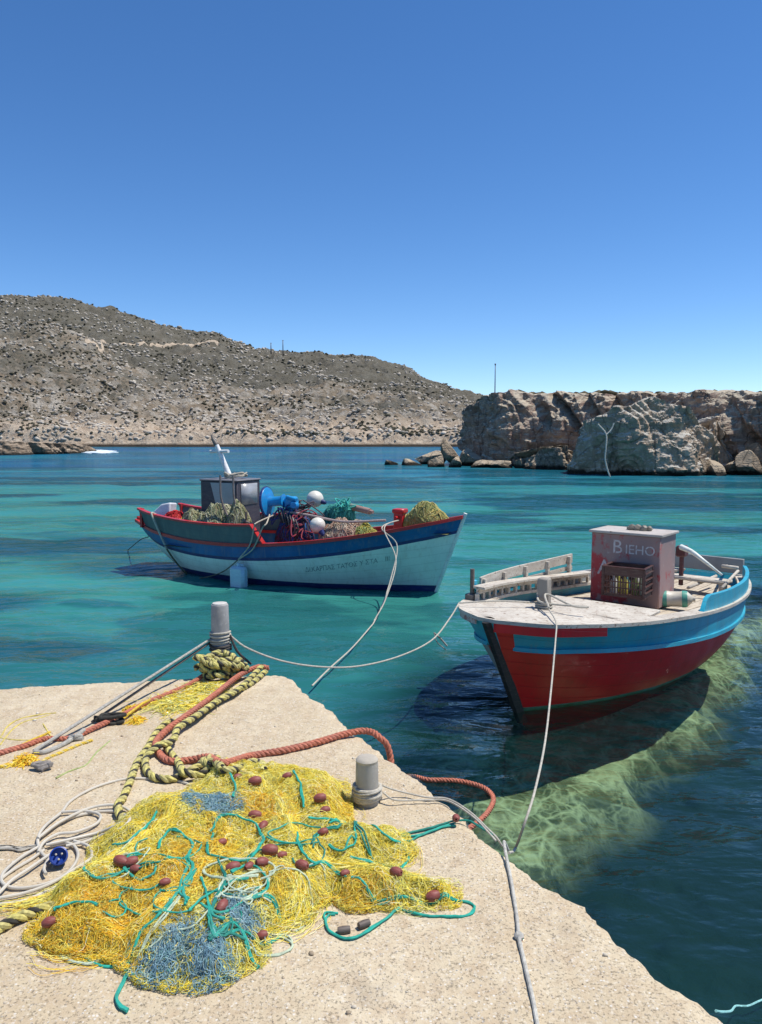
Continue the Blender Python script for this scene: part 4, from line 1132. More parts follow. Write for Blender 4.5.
# crate
CRM = paint('brown_plastic', (.085, .030, .026), (.05, .02, .018), rough=.45)
def crate():
    m = MB(); X, Y, Z = .30, .44, .32; w = .014
    for z0, z1 in ((0, .035), (.23, .32)):
        m.box((X / 2, 0, (z0 + z1) / 2), (w, Y, z1 - z0)); m.box((-X / 2, 0, (z0 + z1) / 2), (w, Y, z1 - z0))
        m.box((0, Y / 2, (z0 + z1) / 2), (X - w, w, z1 - z0)); m.box((0, -Y / 2, (z0 + z1) / 2), (X - w, w, z1 - z0))
    for z in (.10, .165):
        for sx in (-1, 1): m.box((sx * X / 2, 0, z), (w * .8, Y - .01, .012)); m.box((0, sx * Y / 2, z), (X - .01, w * .8, .012))
    for k in range(15):
        y = -Y / 2 + Y * (k + .5) / 15
        for sx in (-1, 1): m.box((sx * X / 2, y, .13), (w * .7, .011, .20))
    for k in range(9):
        x = -X / 2 + X * (k + .5) / 9
        for sx in (-1, 1): m.box((x, sx * Y / 2, .13), (.011, w * .7, .20))
    for sx in (-1, 1):
        for sy in (-1, 1): m.box((sx * (X / 2), sy * (Y / 2), Z / 2), (.03, .03, Z), bev=.006)
    for z in (.06, .13, .20, .27): m.box((0, Y / 2 + .012, z), (X + .02, .02, .012)); m.box((0, -Y / 2 - .012, z), (X + .02, .02, .012))
    for k in range(6): m.box((-X / 2 + X * (k + .5) / 6, 0, .012), (.03, Y - .02, .01))
    m.box((0, Y / 2, .325), (X + .04, .03, .016), bev=.005); m.box((0, -Y / 2, .325), (X + .04, .03, .016), bev=.005); m.box((X / 2, 0, .325), (.03, Y, .016), bev=.005); m.box((-X / 2, 0, .325), (.03, Y, .016), bev=.005)
    return m
pk = wB((cx_ + BD / 2 + .24, cy_ + .16, 0))
ck = empty('plastic_crate', (pk[0], pk[1], .785), 'dark brown plastic crate of bottles standing against the tall box', 'crate', angB + math.radians(8))
crate().build('crate_frame', CRM, ck, smooth=False)
for k, (dx, dy, c) in enumerate(((-.07, -.12, (.55, .5, .1)), (.05, -.13, (.7, .7, .65)), (-.04, -.02, (.1, .3, .35)), (.06, -.01, (.65, .55, .12)), (-.06, .09, (.7, .7, .66)), (.05, .10, (.25, .3, .1)), (.0, .16, (.68, .66, .5)))):
    m = MB(); m.lathe([(0, 0), (.036, 0), (.038, .02), (.038, .13), (.016, .18), (.014, .21), (0, .21)], (0, 0, 0), 14)
    c2, s2 = math.cos(angB + .14), math.sin(angB + .14)
    o = m.build('bottle', paint('bottle_colour_' + 'abcdefg'[k], c, rough=.3)); o.location = (pk[0] + c2 * dx - s2 * dy, pk[1] + s2 * dx + c2 * dy, .804)
    tag(o, ['yellow bottle at the back left of the brown crate', 'white bottle at the front left of the brown crate', 'dark teal bottle in the back middle of the brown crate', 'mustard yellow bottle in the front middle of the brown crate', 'white bottle at the back right of the brown crate', 'olive green bottle at the front right of the brown crate', 'cream bottle at the far right end of the brown crate'][k], 'bottle', 'bottles in the brown crate')
# container lying on deck
p0 = at(676, 599, .71)
m = MB(); m.lathe([(0, -.24), (.06, -.24), (.105, -.225), (.11, -.20), (.11, -.09), (.104, -.08), (.104, .06), (.11, .07), (.10, .15), (.05, .20), (.035, .21), (.035, .245), (0, .245)], (0, 0, 0), 24, axis=(.93, -.36, .06))
m.V = [v * .82 for v in m.V]
o = m.build('plastic_canister', paint('canister_plastic', (.66, .62, .52), (.5, .45, .36), rough=.4), None, loc=tuple(p0)); tag(o, 'white canister with green end bands lying on the red boat beside the box', 'canister')
GREENB = paint('green_band_plastic', (.09, .36, .27), (.07, .28, .22), rough=.4)
for a0, a1 in ((-.215, -.105), (.075, .145)):
    m = MB(); m.lathe([(.109, a0), (.1135, a0 + .005), (.1135, a1 - .03), (.108, a1)], (0, 0, 0), 24, axis=(.93, -.36, .06)); m.V = [v * .82 for v in m.V]; m.build('band', GREENB, o)
# ------------------------------------------------------------------ bollards
def mat_bollard(name, c):
    t = NT(name); co = t.pos(obj=True); n = t.noise(co, 9, 6, .65)
    col = t.mix(t.ramp(n, [(.4, 0), (.65, 1)]), c, tuple(x * .72 for x in c)); col = t.mix(t.ramp(t.noise(co, 30, 5, .7), [(.6, 0), (.7, .6)]), col, (.6, .57, .52))
    t.pbr(col, .75, t.bump(n, .6, .006)); return t.m
B1 = at(221, 668, QZ); B2 = at(367, 802, QZ)
bo1 = empty('bollard', B1, 'tall grey concrete-filled pipe bollard at the quay corner above the rope heap', 'bollard', 0, 'pipe bollards on the quay')
m = MB(); m.lathe([(0, -.05), (.064, -.05), (.062, .30), (.059, .445), (.057, .452), (0, .452)], n=40); m.build('pipe', mat_bollard('grey_pipe', (.36, .35, .34)), bo1)
m = MB(); m.lathe([(0, .45), (.052, .45), (.050, .462), (.02, .468), (0, .468)], n=40); m.build('concrete_core', mat_bollard('pale_concrete', (.58, .55, .50)), bo1)
bo2 = empty('bollard', B2, 'short thick concrete bollard in front wound with white line beside the yellow net', 'bollard', 0, 'pipe bollards on the quay')
V_, F__ = [], []
m = MB(); m.lathe([(0, -.04), (.052, -.04), (.051, .06), (.049, .175), (.047, .19), (0, .19)], n=48); m.build('pipe', mat_bollard('weathered_concrete', (.40, .37, .32)), bo2)
m = MB(); m.lathe([(0, .183), (.0475, .183), (.0495, .195), (.043, .203), (.03, .207), (0, .205)], n=48); o = m.build('concrete_core', mat_bollard('rough_cap', (.46, .41, .33)), bo2)

# ------------------------------------------------------------------ the net heap
pile_px = [(186, 800), (222, 768), (262, 772), (300, 776), (338, 785), (348, 800), (345, 818), (352, 838), (400, 838), (405, 855), (378, 870), (400, 880), (452, 893), (448, 905), (395, 906), (352, 905), (330, 893), (312, 908), (298, 922), (262, 938), (258, 955), (226, 978), (205, 985), (150, 978), (118, 958), (60, 950), (38, 935), (48, 918), (52, 902), (72, 890), (96, 870), (102, 845), (118, 826), (150, 808)]
PILE = [at(x, y, QZ)[:2] for x, y in pile_px]
gx = np.arange(-2.1, .8, .012); gy = np.arange(1.9, 4.3, .012)
GX, GY = np.meshgrid(gx, gy, indexing='ij')
SD = poly_sd(PILE, GX, GY) + fbm(GX * 9, GY * 9, seed=401, oct=3) * .03
HG = np.where(SD > 0, .078 * (1 - np.exp(-np.maximum(SD, 0) / .06)), 0)
lump = .55 + .75 * (fbm(GX * 3.2, GY * 3.2, seed=402, oct=2) * .5 + .5) + .40 * (1 - np.abs(fbm(GX * 6, GY * 6, seed=403, oct=3)) * 2.2)
HG = HG * np.clip(lump, .25, 1.9)
HG += np.where(SD > 0, np.clip(fbm(GX * 22, GY * 22, seed=404, oct=3), -.6, .6) * .016 * sstep(0, .04, SD), 0)
HG = np.maximum(HG, 0)
def samp(G, x, y):
    fx = np.clip((np.asarray(x) - gx[0]) / .012, 0, len(gx) - 1.001); fy = np.clip((np.asarray(y) - gy[0]) / .012, 0, len(gy) - 1.001)
    i = fx.astype(int); j = fy.astype(int); a = fx - i; b = fy - j
    return G[i, j] * (1 - a) * (1 - b) + G[i + 1, j] * a * (1 - b) + G[i, j + 1] * (1 - a) * b + G[i + 1, j + 1] * a * b
def inside_grid(x, y): return (x > gx[0]) & (x < gx[-1]) & (y > gy[0]) & (y < gy[-1])
def pile_h(x, y):
    return np.where(inside_grid(np.asarray(x), np.asarray(y)), samp(HG, x, y), 0)
def on_top(px, py, up=0.0):
    z = QZ
    for _ in range(6):
        p = at(px, py, z); z = QZ + float(pile_h(p[0], p[1])) + up
    return at(px, py, z)
def lay(pts, r=.004, pile=True, lift=None):
    """a line laid on the quay through these directions"""
    out = []
    for i, q in enumerate(pts):
        up = r + (q[2] if len(q) > 2 else 0)
        out.append(on_top(q[0], q[1], up) if pile else at(q[0], q[1], QZ + up))
    return np.array(out)

net = empty('fishing_net', (*at(240, 870, QZ)[:2], QZ), 'heap of yellow fishing net with teal lines and brown floats spread on the quay', 'fishing net')
NETO = np.array(net.location)
YEL = [(.98, .82, .10), (.96, .68, .04), (.98, .90, .28), (.88, .82, .18), (.97, .76, .06), (.62, .60, .16), (.98, .93, .55), (.98, .84, .14)]
ORG = [(.95, .54, .02), (.88, .44, .02), (.96, .64, .04), (.66, .46, .06), (.95, .76, .14)]
BLU = [(.24, .42, .50), (.32, .50, .56), (.17, .32, .42), (.40, .55, .56), (.22, .42, .40)]
blue_px = [(218, 806, .06), (180, 942, .03), (210, 974, .048), (160, 968, .032), (240, 922, .042), (120, 820, .035), (196, 802, .035), (232, 815, .03)]
org_px = [(120, 905, .22), (195, 858, .16), (100, 925, .2), (330, 800, .08), (165, 875, .18), (265, 815, .12), (285, 905, .06), (360, 895, .08)]
def near_px(lst, X, Y, default_r=None):
    w = np.zeros(X.shape)
    for q in lst:
        c = on_top(q[0], q[1]); w = np.maximum(w, 1.25 - np.hypot(X - c[0], Y - c[1]) / q[2])
    return w
# body of the heap
def mat_netbase():
    t = NT('net_heap_body'); co = t.pos()
    a = t.n('ShaderNodeVertexColor'); a.layer_name = 'tint'
    n = t.noise(co, 160, 3, .6, .6); n2 = t.noise(co, 45, 5, .7, 1.0)
    col = t.mix(t.ramp(n, [(.38, .5), (.55, 0)]), a.outputs[0], (.42, .32, .08))
    col = t.mix(t.ramp(n2, [(.55, 0), (.68, .6)]), col, (.42, .36, .16))
    t.pbr(col, .9, t.bump(t.math('ADD', n, n2), .9, .012), spec=.15); return t.m
V = np.stack([GX, GY, QZ - .012 + HG], -1); keep = SD > -.02
idx = -np.ones(SD.shape, int); idx[keep] = np.arange(keep.sum())
q = np.stack([idx[:-1, :-1], idx[1:, :-1], idx[1:, 1:], idx[:-1, 1:]], -1).reshape(-1, 4); q = q[(q >= 0).all(1)]
bw_ = np.clip(near_px(blue_px, GX, GY) + fbm(GX * 14, GY * 14, seed=410) * .5, 0, 1); ow_ = np.clip(near_px(org_px, GX, GY) + fbm(GX * 7, GY * 7, seed=411) * .7, 0, 1)
cb_ = np.array([.85, .66, .10])[None, None] * (1 - ow_[..., None]) + np.array([.80, .46, .04])[None, None] * ow_[..., None]
wb_ = sstep(.35, .6, bw_)[..., None]; cb_ = cb_ * (1 - wb_) + np.array([.20, .36, .42])[None, None] * wb_
build('net_body', V[keep] - NETO, q, mat_netbase(), net, col=cb_[keep])
# strands
def strands(n, steps, step, seed, where, palette, r=.0014, up=(.0, .015), curl=.55, flow=None, tangle=.35, spread=None, hfun=pile_h, base=QZ, offs=NETO, pull=.35):
    g = np.random.default_rng(seed)
    X, Y = where(g, n); n = len(X)
    th = g.uniform(0, 2 * PI, n); om = g.normal(0, curl, n); lift = g.uniform(*up, n)
    P = np.zeros((n, steps, 3)); ph = g.uniform(0, 6.28, n); fq = g.uniform(.15, .5, n)
    for k in range(steps):
        P[:, k, 0] = X; P[:, k, 1] = Y
        P[:, k, 2] = base + hfun(X, Y) + lift * (1 + .9 * np.sin(ph + k * fq))
        om = om * .93 + g.normal(0, tangle * .5, n)
        th = th + om
        if flow is not None:
            f = flow(X, Y); d = np.angle(np.exp(1j * (f - th))); d = np.where(np.abs(d) > PI / 2, np.angle(np.exp(1j * (f + PI - th))), d); th = th + pull * d
        nx, ny = X + step * np.cos(th), Y + step * np.sin(th)
        if spread is not None:
            ok = spread(nx, ny); th = np.where(ok, th, th + PI * .8); nx = np.where(ok, nx, X); ny = np.where(ok, ny, Y + 1e-5)
        X, Y = nx + g.normal(0, 1e-5, n), ny
    R = np.full((n, steps), 1.0) * (r * g.uniform(.7, 1.5, n))[:, None]
    Vt, Ft = tube_arrays(P, R, 3, cap=False)
    pal = np.array(palette)[g.integers(0, len(palette), n)] * g.uniform(.75, 1.15, (n, 1))
    return Vt - offs, Ft, np.repeat(pal, steps * 3, 0)
M_NYL = tinted('nylon_strands', .5, .4, .06)
ys_, xs_i = np.nonzero(SD > .0)
def where_all(g, n):
    k = g.integers(0, len(ys_), n); return gx[ys_[k]], gy[xs_i[k]]
def where_mask(M):
    a, b = np.nonzero(M)
    def f(g, n):
        k = g.integers(0, len(a), n); return gx[a[k]] + g.uniform(-.006, .006, n), gy[b[k]] + g.uniform(-.006, .006, n)
    return f
onpile = lambda x, y: (inside_grid(x, y)) & (samp(SD, np.clip(x, gx[0], gx[-1]), np.clip(y, gy[0], gy[-1])) > -.045)
fl = lambda x, y: fbm(x * 3.4, y * 3.4, seed=420, oct=2) * 9
isblue = wb_[..., 0] > .5
yel_mask = (SD > 0) & (~isblue | (np.random.default_rng(2).random(SD.shape) < .3)); org_mask = yel_mask & (ow_ > .45)
allV, allF, allC, n0 = [], [], [], 0
def addS(r_):
    global n0
    allV.append(r_[0]); allF.append(r_[1] + n0); allC.append(r_[2]); n0 += len(r_[0])
addS(strands(6500, 34, .010, 1, where_mask(yel_mask), YEL, r=.00072, curl=.22, flow=fl, tangle=.5, spread=onpile, pull=.13))
addS(strands(4200, 30, .008, 2, where_mask(yel_mask), YEL, r=.0007, curl=.5, tangle=.5, spread=onpile, up=(0, .016)))
addS(strands(2900, 30, .009, 3, where_mask(org_mask), ORG, r=.0007, curl=.4, tangle=.5, flow=fl, spread=onpile, up=(0, .018), pull=.1))
# brightest hanks running together
flows = [([(222, 778), (250, 795), (275, 822), (300, 862), (330, 885), (380, 888), (448, 896)], 700, .030, YEL),
         ([(300, 775), (322, 790), (335, 812), (340, 830)], 260, .035, YEL),
         ([(45, 938), (90, 946), (150, 940), (190, 905), (225, 870)], 420, .045, YEL[:3] + ORG[:2]),
         ([(-5, 912), (50, 903), (110, 880), (160, 845), (190, 815)], 320, .040, YEL[:4] + ORG[:1]),
         ([(250, 942), (290, 922), (300, 900), (280, 880), (240, 885)], 260, .03, YEL),
         ([(345, 830), (385, 842), (402, 850), (392, 862), (360, 862)], 200, .022, YEL),
         ([(150, 830), (190, 822), (220, 850), (215, 880), (180, 880), (165, 860)], 260, .03, ORG + YEL[:2])]
for fi, (pts, n, wdt, pal) in enumerate(flows):
    g = np.random.default_rng(500 + fi); C = spline(np.array([at(x, y, QZ)[:2] for x, y in pts]), n=46)
    T = np.gradient(C, axis=0); T /= np.linalg.norm(T, axis=1, keepdims=True); Nn = np.stack([-T[:, 1], T[:, 0]], 1)
    off = g.normal(0, wdt, n); wob = np.cumsum(g.normal(0, .004, (n, 46)), 1) + .010 * np.sin(g.uniform(0, 6, (n, 1)) + np.arange(46)[None] * g.uniform(.3, 1.2, (n, 1)))
    P = np.zeros((n, 46, 3)); L_ = off[:, None] * (1 + .3 * np.sin(np.arange(46) * .25 + g.uniform(0, 6))) + wob
    P[:, :, 0] = C[None, :, 0] + Nn[None, :, 0] * L_; P[:, :, 1] = C[None, :, 1] + Nn[None, :, 1] * L_
    P[:, :, 2] = QZ + pile_h(P[:, :, 0], P[:, :, 1]) + g.uniform(0, .026, (n, 1)) * np.exp(-(L_ / (wdt * 1.4)) ** 2) + .003
    k0 = g.integers(0, 24, n); ln = 22
    P = np.stack([P[i, k0[i]:k0[i] + ln] for i in range(n)])
    Vt, Ft = tube_arrays(P, np.full((n, ln), .0008), 3, False)
    c = np.array(pal)[g.integers(0, len(pal), n)] * g.uniform(.8, 1.15, (n, 1))
    addS((Vt - NETO, Ft, np.repeat(c, ln * 3, 0)))
tag(build('netting', np.concatenate(allV), np.concatenate(allF), M_NYL, net, col=np.concatenate(allC)), kind='stuff')
allV, allF, allC, n0 = [], [], [], 0
addS(strands(4200, 26, .006, 7, where_mask(isblue & (SD > -.015)), BLU, r=.0008, curl=.8, tangle=.7, spread=onpile, up=(0, .018)))
tag(build('netting', np.concatenate(allV), np.concatenate(allF), M_NYL, net, col=np.concatenate(allC)), 'blue grey patches of fine netting', kind='stuff')

# teal head lines of the net
TEAL = fibre('teal_line', (.03, .36, .27), scale=40); PALE = fibre('pale_green_line', (.50, .58, .42), scale=40); DTEAL = fibre('dark_teal_line', (.02, .22, .17), scale=40)
lines = [
 ([(456, 820), (440, 824), (420, 831), (400, 833), (350, 828), (330, 822)], .0065, TEAL),
 ([(400, 832), (430, 824), (462, 817), (478, 822), (492, 832)], .006, DTEAL),
 ([(343, 818), (362, 832), (378, 845), (392, 852), (405, 845), (409, 855), (402, 864), (384, 868), (368, 864), (350, 858)], .006, TEAL),
 ([(345, 828), (365, 848), (375, 856), (385, 862), (395, 864)], .006, DTEAL),
 ([(352, 880), (360, 892), (375, 900), (400, 899), (432, 900), (455, 897), (470, 899), (474, 906), (462, 912), (435, 912), (410, 908), (398, 903)], .0065, TEAL),
 ([(398, 905), (385, 915), (370, 926), (350, 934), (334, 930), (325, 920), (328, 912), (336, 911)], .0065, TEAL),
 ([(210, 835), (222, 822), (240, 819), (256, 826), (263, 842), (255, 858), (236, 863), (216, 858), (208, 848), (212, 836)], .006, TEAL),
 ([(232, 875), (245, 869), (262, 872), (268, 886), (262, 905), (250, 912)], .006, TEAL),
 ([(215, 900), (240, 880), (258, 872), (266, 880)], .0055, PALE),
 ([(208, 905), (210, 925), (214, 945), (220, 958)], .0065, TEAL),
 ([(200, 905), (220, 915), (250, 912), (275, 918), (280, 930), (268, 940), (240, 945), (222, 938), (212, 925)], .0055, TEAL),
 ([(214, 940), (235, 944), (250, 955), (258, 964)], .006, TEAL),
 ([(210, 958), (225, 953), (245, 950)], .006, DTEAL),
 ([(130, 965), (124, 975), (118, 988), (119, 1000), (126, 1006)], .0075, TEAL),
 ([(128, 962), (140, 940), (160, 918), (178, 895), (195, 870)], .006, TEAL),
 ([(132, 964), (146, 944), (166, 920), (180, 900)], .0055, PALE),
 ([(126, 966), (140, 972), (158, 974), (172, 970)], .0065, TEAL),
 ([(132, 945), (128, 958), (140, 966), (155, 964)], .0055, TEAL),
 ([(82, 866), (82, 874), (90, 879), (108, 878), (122, 874), (140, 868), (160, 864)], .0055, TEAL),
 ([(120, 880), (135, 870), (150, 850), (130, 855), (122, 862), (124, 874)], .005, PALE),
 ([(105, 850), (125, 846), (140, 832), (152, 822), (157, 818)], .006, TEAL),
 ([(122, 852), (134, 840), (146, 828), (156, 822)], .005, PALE),
 ([(180, 858), (188, 865), (182, 880), (180, 895), (188, 900)], .006, TEAL),
 ([(190, 860), (192, 870), (184, 885), (186, 905)], .007, TEAL),
 ([(200, 880), (205, 890), (208, 905), (214, 918), (224, 926)], .0065, TEAL),
 ([(218, 862), (225, 880), (215, 900), (208, 920)], .006, DTEAL),
 ([(225, 770), (232, 778), (236, 790), (232, 800)], .006, TEAL),
 ([(292, 774), (298, 782), (302, 796), (304, 810)], .0065, TEAL),
 ([(296, 835), (300, 850), (312, 862), (326, 875), (345, 884)], .0055, TEAL),
 ([(300, 873), (320, 880), (330, 895), (345, 898)], .005, PALE),
 ([(270, 880), (300, 885), (312, 900), (308, 918), (296, 928)], .005, PALE),
 ([(60, 950), (85, 960), (105, 955), (130, 950)], .006, PALE),
 ([(85, 955), (105, 962), (125, 958)], .0055, TEAL),
 ([(215, 905), (198, 925), (180, 940), (150, 955)], .005, PALE),
 ([(190, 915), (205, 900), (225, 890), (250, 880)], .0055, TEAL),
]
g = np.random.default_rng(19)
for k in range(26):        # more loops of line thrown over the heap
    cx0, cy0 = [(150, 890), (235, 880), (215, 930), (285, 830), (180, 850), (250, 920), (330, 860), (110, 900)][k % 8]
    cx0 += g.normal(0, 18); cy0 += g.normal(0, 12); a0 = g.uniform(0, 6.28); sp_ = g.uniform(2.2, 5.5); rx_, ry_ = g.uniform(12, 34), g.uniform(7, 18)
    lines.append(([(cx0 + rx_ * math.cos(a0 + t_ * sp_) * (1 + .3 * math.sin(3 * t_ + k)), cy0 + ry_ * math.sin(a0 + t_ * sp_)) for t_ in np.linspace(0, 1, 9)], [.0052, .006, .0048][k % 3], [TEAL, PALE, DTEAL, TEAL][k % 4]))
g = np.random.default_rng(9); byk = {}
mb = {id(TEAL): (MB(), TEAL), id(DTEAL): (MB(), DTEAL), id(PALE): (MB(), PALE)}
for pts, r_, mt in lines:
    for rep in range(2 if r_ > .0054 else 1):
        P = lay([(x + g.normal(0, 1.2) * rep, y + g.normal(0, 1.0) * rep) for x, y in pts], r_ + .012)
        S_ = spline(P, .012); on_ = sstep(-.01, .05, samp(SD, S_[:, 0], S_[:, 1])); hh_ = pile_h(S_[:, 0], S_[:, 1]); hh_ = np.convolve(np.pad(hh_, 2, 'edge'), np.ones(5) / 5, 'valid'); S_[:, 2] = QZ + hh_ + r_ * .65 + .024 * on_
        S_[:, :2] += np.stack([fbm(S_[:, 0] * 20, S_[:, 1] * 20, seed=3), fbm(S_[:, 0] * 20, S_[:, 1] * 20, seed=4)], 1) * .008
        m = MB(); m.tube(S_ - NETO, r_ * .62, 7); m.build('head_line', mt, net)
# floats, each threaded on a line
FL = paint('brown_float_plastic', (.27, .062, .045), (.17, .045, .036), rough=.55, scale=20, chips=(.35, .2, .15), chip_amt=.68, grime=(.4, .3, .25))
floats = [(131, 862, 1.0, .3), (121, 861, 1.05, -.4), (136, 869, .8, 0), (49, 922, .85, .2), (255, 781, 1.1, .1), (238, 777, .8, .6), (255, 815, 1.0, 0), (263, 826, .9, 1.2), (270, 850, 1.1, 0), (262, 862, .9, .6), (233, 867, .95, .4), (249, 866, .7, .9), (320, 798, 1.0, .1), (325, 810, .8, .4), (323, 832, .8, .3), (302, 865, .95, -.5), (287, 776, .8, .2), (396, 872, .95, -.7), (433, 896, .95, .2), (456, 818, .85, 1.5), (384, 831, .65, .1), (222, 906, .9, 1.2), (165, 882, .7, .5), (282, 855, .7, .5), (222, 842, .7, .8), (262, 935, .7, .3), (180, 778, .0, 0), (345, 873, .65, .5)]
fm, ring = None, None
for (x, y, s_, a) in floats:
    if s_ == 0: continue
    R_ = .0190 * s_; ax = Vector((math.cos(a), math.sin(a), .25 * math.sin(a * 7)))
    p = on_top(x, y, R_ * .8 + .016) - NETO
    m = MB(); prof = [(.22, -1.02), (.55, -1.0), (.86, -.62), (1.0, -.15), (1.0, .15), (.86, .62), (.55, 1.0), (.22, 1.02), (.20, .6), (.20, -.6)]
    V, F_ = np.array([(r_ * R_, z * R_ * 1.32) for r_, z in prof]), None
    n = 20; k = len(prof); aa = np.arange(n) / n * 2 * PI
    VV = np.stack([V[:, None, 0] * np.cos(aa), V[:, None, 0] * np.sin(aa), np.repeat(V[:, 1:2], n, 1)], -1).reshape(-1, 3)
    FF = [(i * n + j, i * n + (j + 1) % n, ((i + 1) % k) * n + (j + 1) % n, ((i + 1) % k) * n + j) for i in range(k) for j in range(n)]
    q = np.array(ax.to_track_quat('Z', 'Y').to_matrix()); m.add(VV @ q.T, FF)
    m.build('float', FL, net, loc=tuple(p))
for (x, y, a) in ((344, 930, .2), (364, 924, .6)):
    m = MB(); m.lathe([(0, -.02), (.011, -.02), (.013, 0), (.011, .02), (0, .02)], on_top(x, y, .008) - NETO, 12, axis=(1, a, 0)); m.build('lead_weight', STEEL, net)

# ------------------------------------------------------------------ heavy ropes
def twisted(C, R, pitch, mats, k=3, sides=7, name='rope', seed=0, wob=0.0):
    """laid rope: k strands wound round the centre line C"""
    C = spline(C, pitch / 13) if len(C) < 200 else C
    T, A, B = frames(C[None]); A, B = A[0], B[0]
    d = np.concatenate([[0], np.cumsum(np.linalg.norm(np.diff(C, axis=0), axis=1))])
    m = MB()
    for i in range(k):
        ph = 2 * PI * d / pitch + 2 * PI * i / k
        P = C + (R * .50) * (np.cos(ph)[:, None] * A + np.sin(ph)[:, None] * B)
        m.tube(P, R * (.47 if mats[i % len(mats)] is KR else .58 if k == 3 else .5), sides, m=i % len(mats))
    return m
YR_ = fibre('yellow_rope_strand', (.60, .53, .17), scale=60, var=.45); KR = fibre('black_rope_strand', (.045, .042, .035), scale=60); YR2 = fibre('faded_yellow_rope_strand', (.50, .44, .17), scale=60, var=.45)
RR = fibre('faded_red_rope', (.50, .17, .105), scale=60, var=.4); OR_ = fibre('orange_rope', (.52, .17, .06), scale=60)
WR = fibre('white_line', (.50, .46, .38), scale=60, var=.25); GR = fibre('grey_hawser', (.40, .38, .33), scale=60); DK = fibre('dark_strap', (.07, .06, .055), scale=60)
YB = [YR_, YR2, KR]
def rp(pts, R, lift=.0, pile=True):
    return spline(lay([(q[0], q[1], (q[2] if len(q) > 2 else 0)) for q in pts], R + lift, pile), .012)

# yellow and black rope: three runs, each its own
r1 = rp([(266, 671, .0), (250, 684), (222, 698), (201, 712), (184, 722, .01), (169, 722), (157, 732), (148, 747), (137, 763), (131, 779), (124, 796), (118, 808), (128, 835), (120, 865), (70, 898), (25, 915), (-10, 932)], .018, 0, False)
tag(twisted(r1, .0185, .085, YB).build('rope', YB), 'long yellow and black rope running from the quay corner under the net to the left', 'rope', 'yellow and black ropes')
r2 = rp([(262, 666, .03), (240, 688, .02), (216, 702, .02), (196, 716, .03), (178, 728, .03), (173, 740, .03), (156, 747, .03), (146, 758), (147, 771), (157, 778), (176, 778), (195, 768), (210, 759, .02), (222, 768, .03)], .020)
tag(twisted(r2, .0185, .085, YB).build('rope', YB), 'yellow and black rope doubled beside the red one, curling into the knot', 'rope', 'yellow and black ropes')
r3 = rp([(166, 746), (170, 752), (178, 762, .0), (183, 771, .03), (196, 775, .01), (208, 770, .02), (216, 758, .04), (224, 770, .02), (240, 768), (252, 762), (262, 764), (264, 770)], .019)
tag(twisted(r3, .018, .085, YB).build('rope', YB), 'short yellow and black end looping under the red rope into the knot', 'rope', 'yellow and black ropes')
g = np.random.default_rng(22)
def tangle(cx, cy, z0, rx, ry, rz_, n, seed):
    g = np.random.default_rng(seed); c = at(cx, cy, z0); P = []
    for k in range(n):
        a = k * 2.2 + g.uniform(-.4, .4); P.append(c + np.array([rx * math.cos(a) * g.uniform(.5, 1), ry * math.sin(a) * g.uniform(.5, 1), rz_ * g.uniform(-1, 1)]))
    return spline(np.array(P), .010)
tag(twisted(tangle(214, 764, QZ + .05, .06, .055, .03, 9, 31), .020, .085, YB).build('rope_knot', YB), 'big knot of yellow and black rope at the far end of the yellow net', 'rope')
tag(twisted(tangle(222, 666, QZ + .085, .20, .13, .065, 34, 33), .021, .085, YB).build('rope_heap', YB), 'tangled heap of yellow and black rope round the foot of the tall bollard', 'rope')
# red rope: runs down from the corner, round, and over the edge into the water
r4 = [*[tuple(x) for x in lay([(268, 668, .0), (258, 667, .03), (240, 675, .03), (222, 689, .03), (204, 703, .03), (186, 716, .03), (168, 729, .02), (156, 742, .01), (159, 753, .0), (170, 761, .0), (190, 760, .0), (208, 757, .03), (224, 763, .03), (250, 756), (285, 750), (318, 742), (345, 734), (366, 731)], .018)]]
e1 = at(379, 737, QZ + .012); 
r4 += [tuple(e1), tuple(e1 + np.array([.06, -.02, -.10])), tuple(e1 + np.array([.09, -.10, -.5])), tuple(at(404, 779, .02)), tuple(at(430, 780, .03)), tuple(at(458, 781, .03)), tuple(at(482, 787, .03)), tuple(at(493, 797, .03)), tuple(at(490, 809, .03)), tuple(at(478, 822, .03)), tuple(at(455, 838, .02))]
r4 = spline(np.array(r4), .008)
tag(twisted(r4, .0175, .075, [RR, RR, RR]).build('rope', [RR, RR, RR]), 'faded red laid rope crossing the quay and looping over its edge into the water', 'rope')
r5 = rp([(214, 668, .03), (190, 684), (165, 695), (148, 702), (134, 709, .01), (118, 717, .01), (98, 726, .01), (70, 738), (45, 739), (24, 746), (0, 753), (-25, 760)], .014)
tag(twisted(r5, .0145, .06, [RR, RR, RR]).build('rope', [RR, RR, RR]), 'thinner faded red rope running from the tall bollard towards the left edge', 'rope')
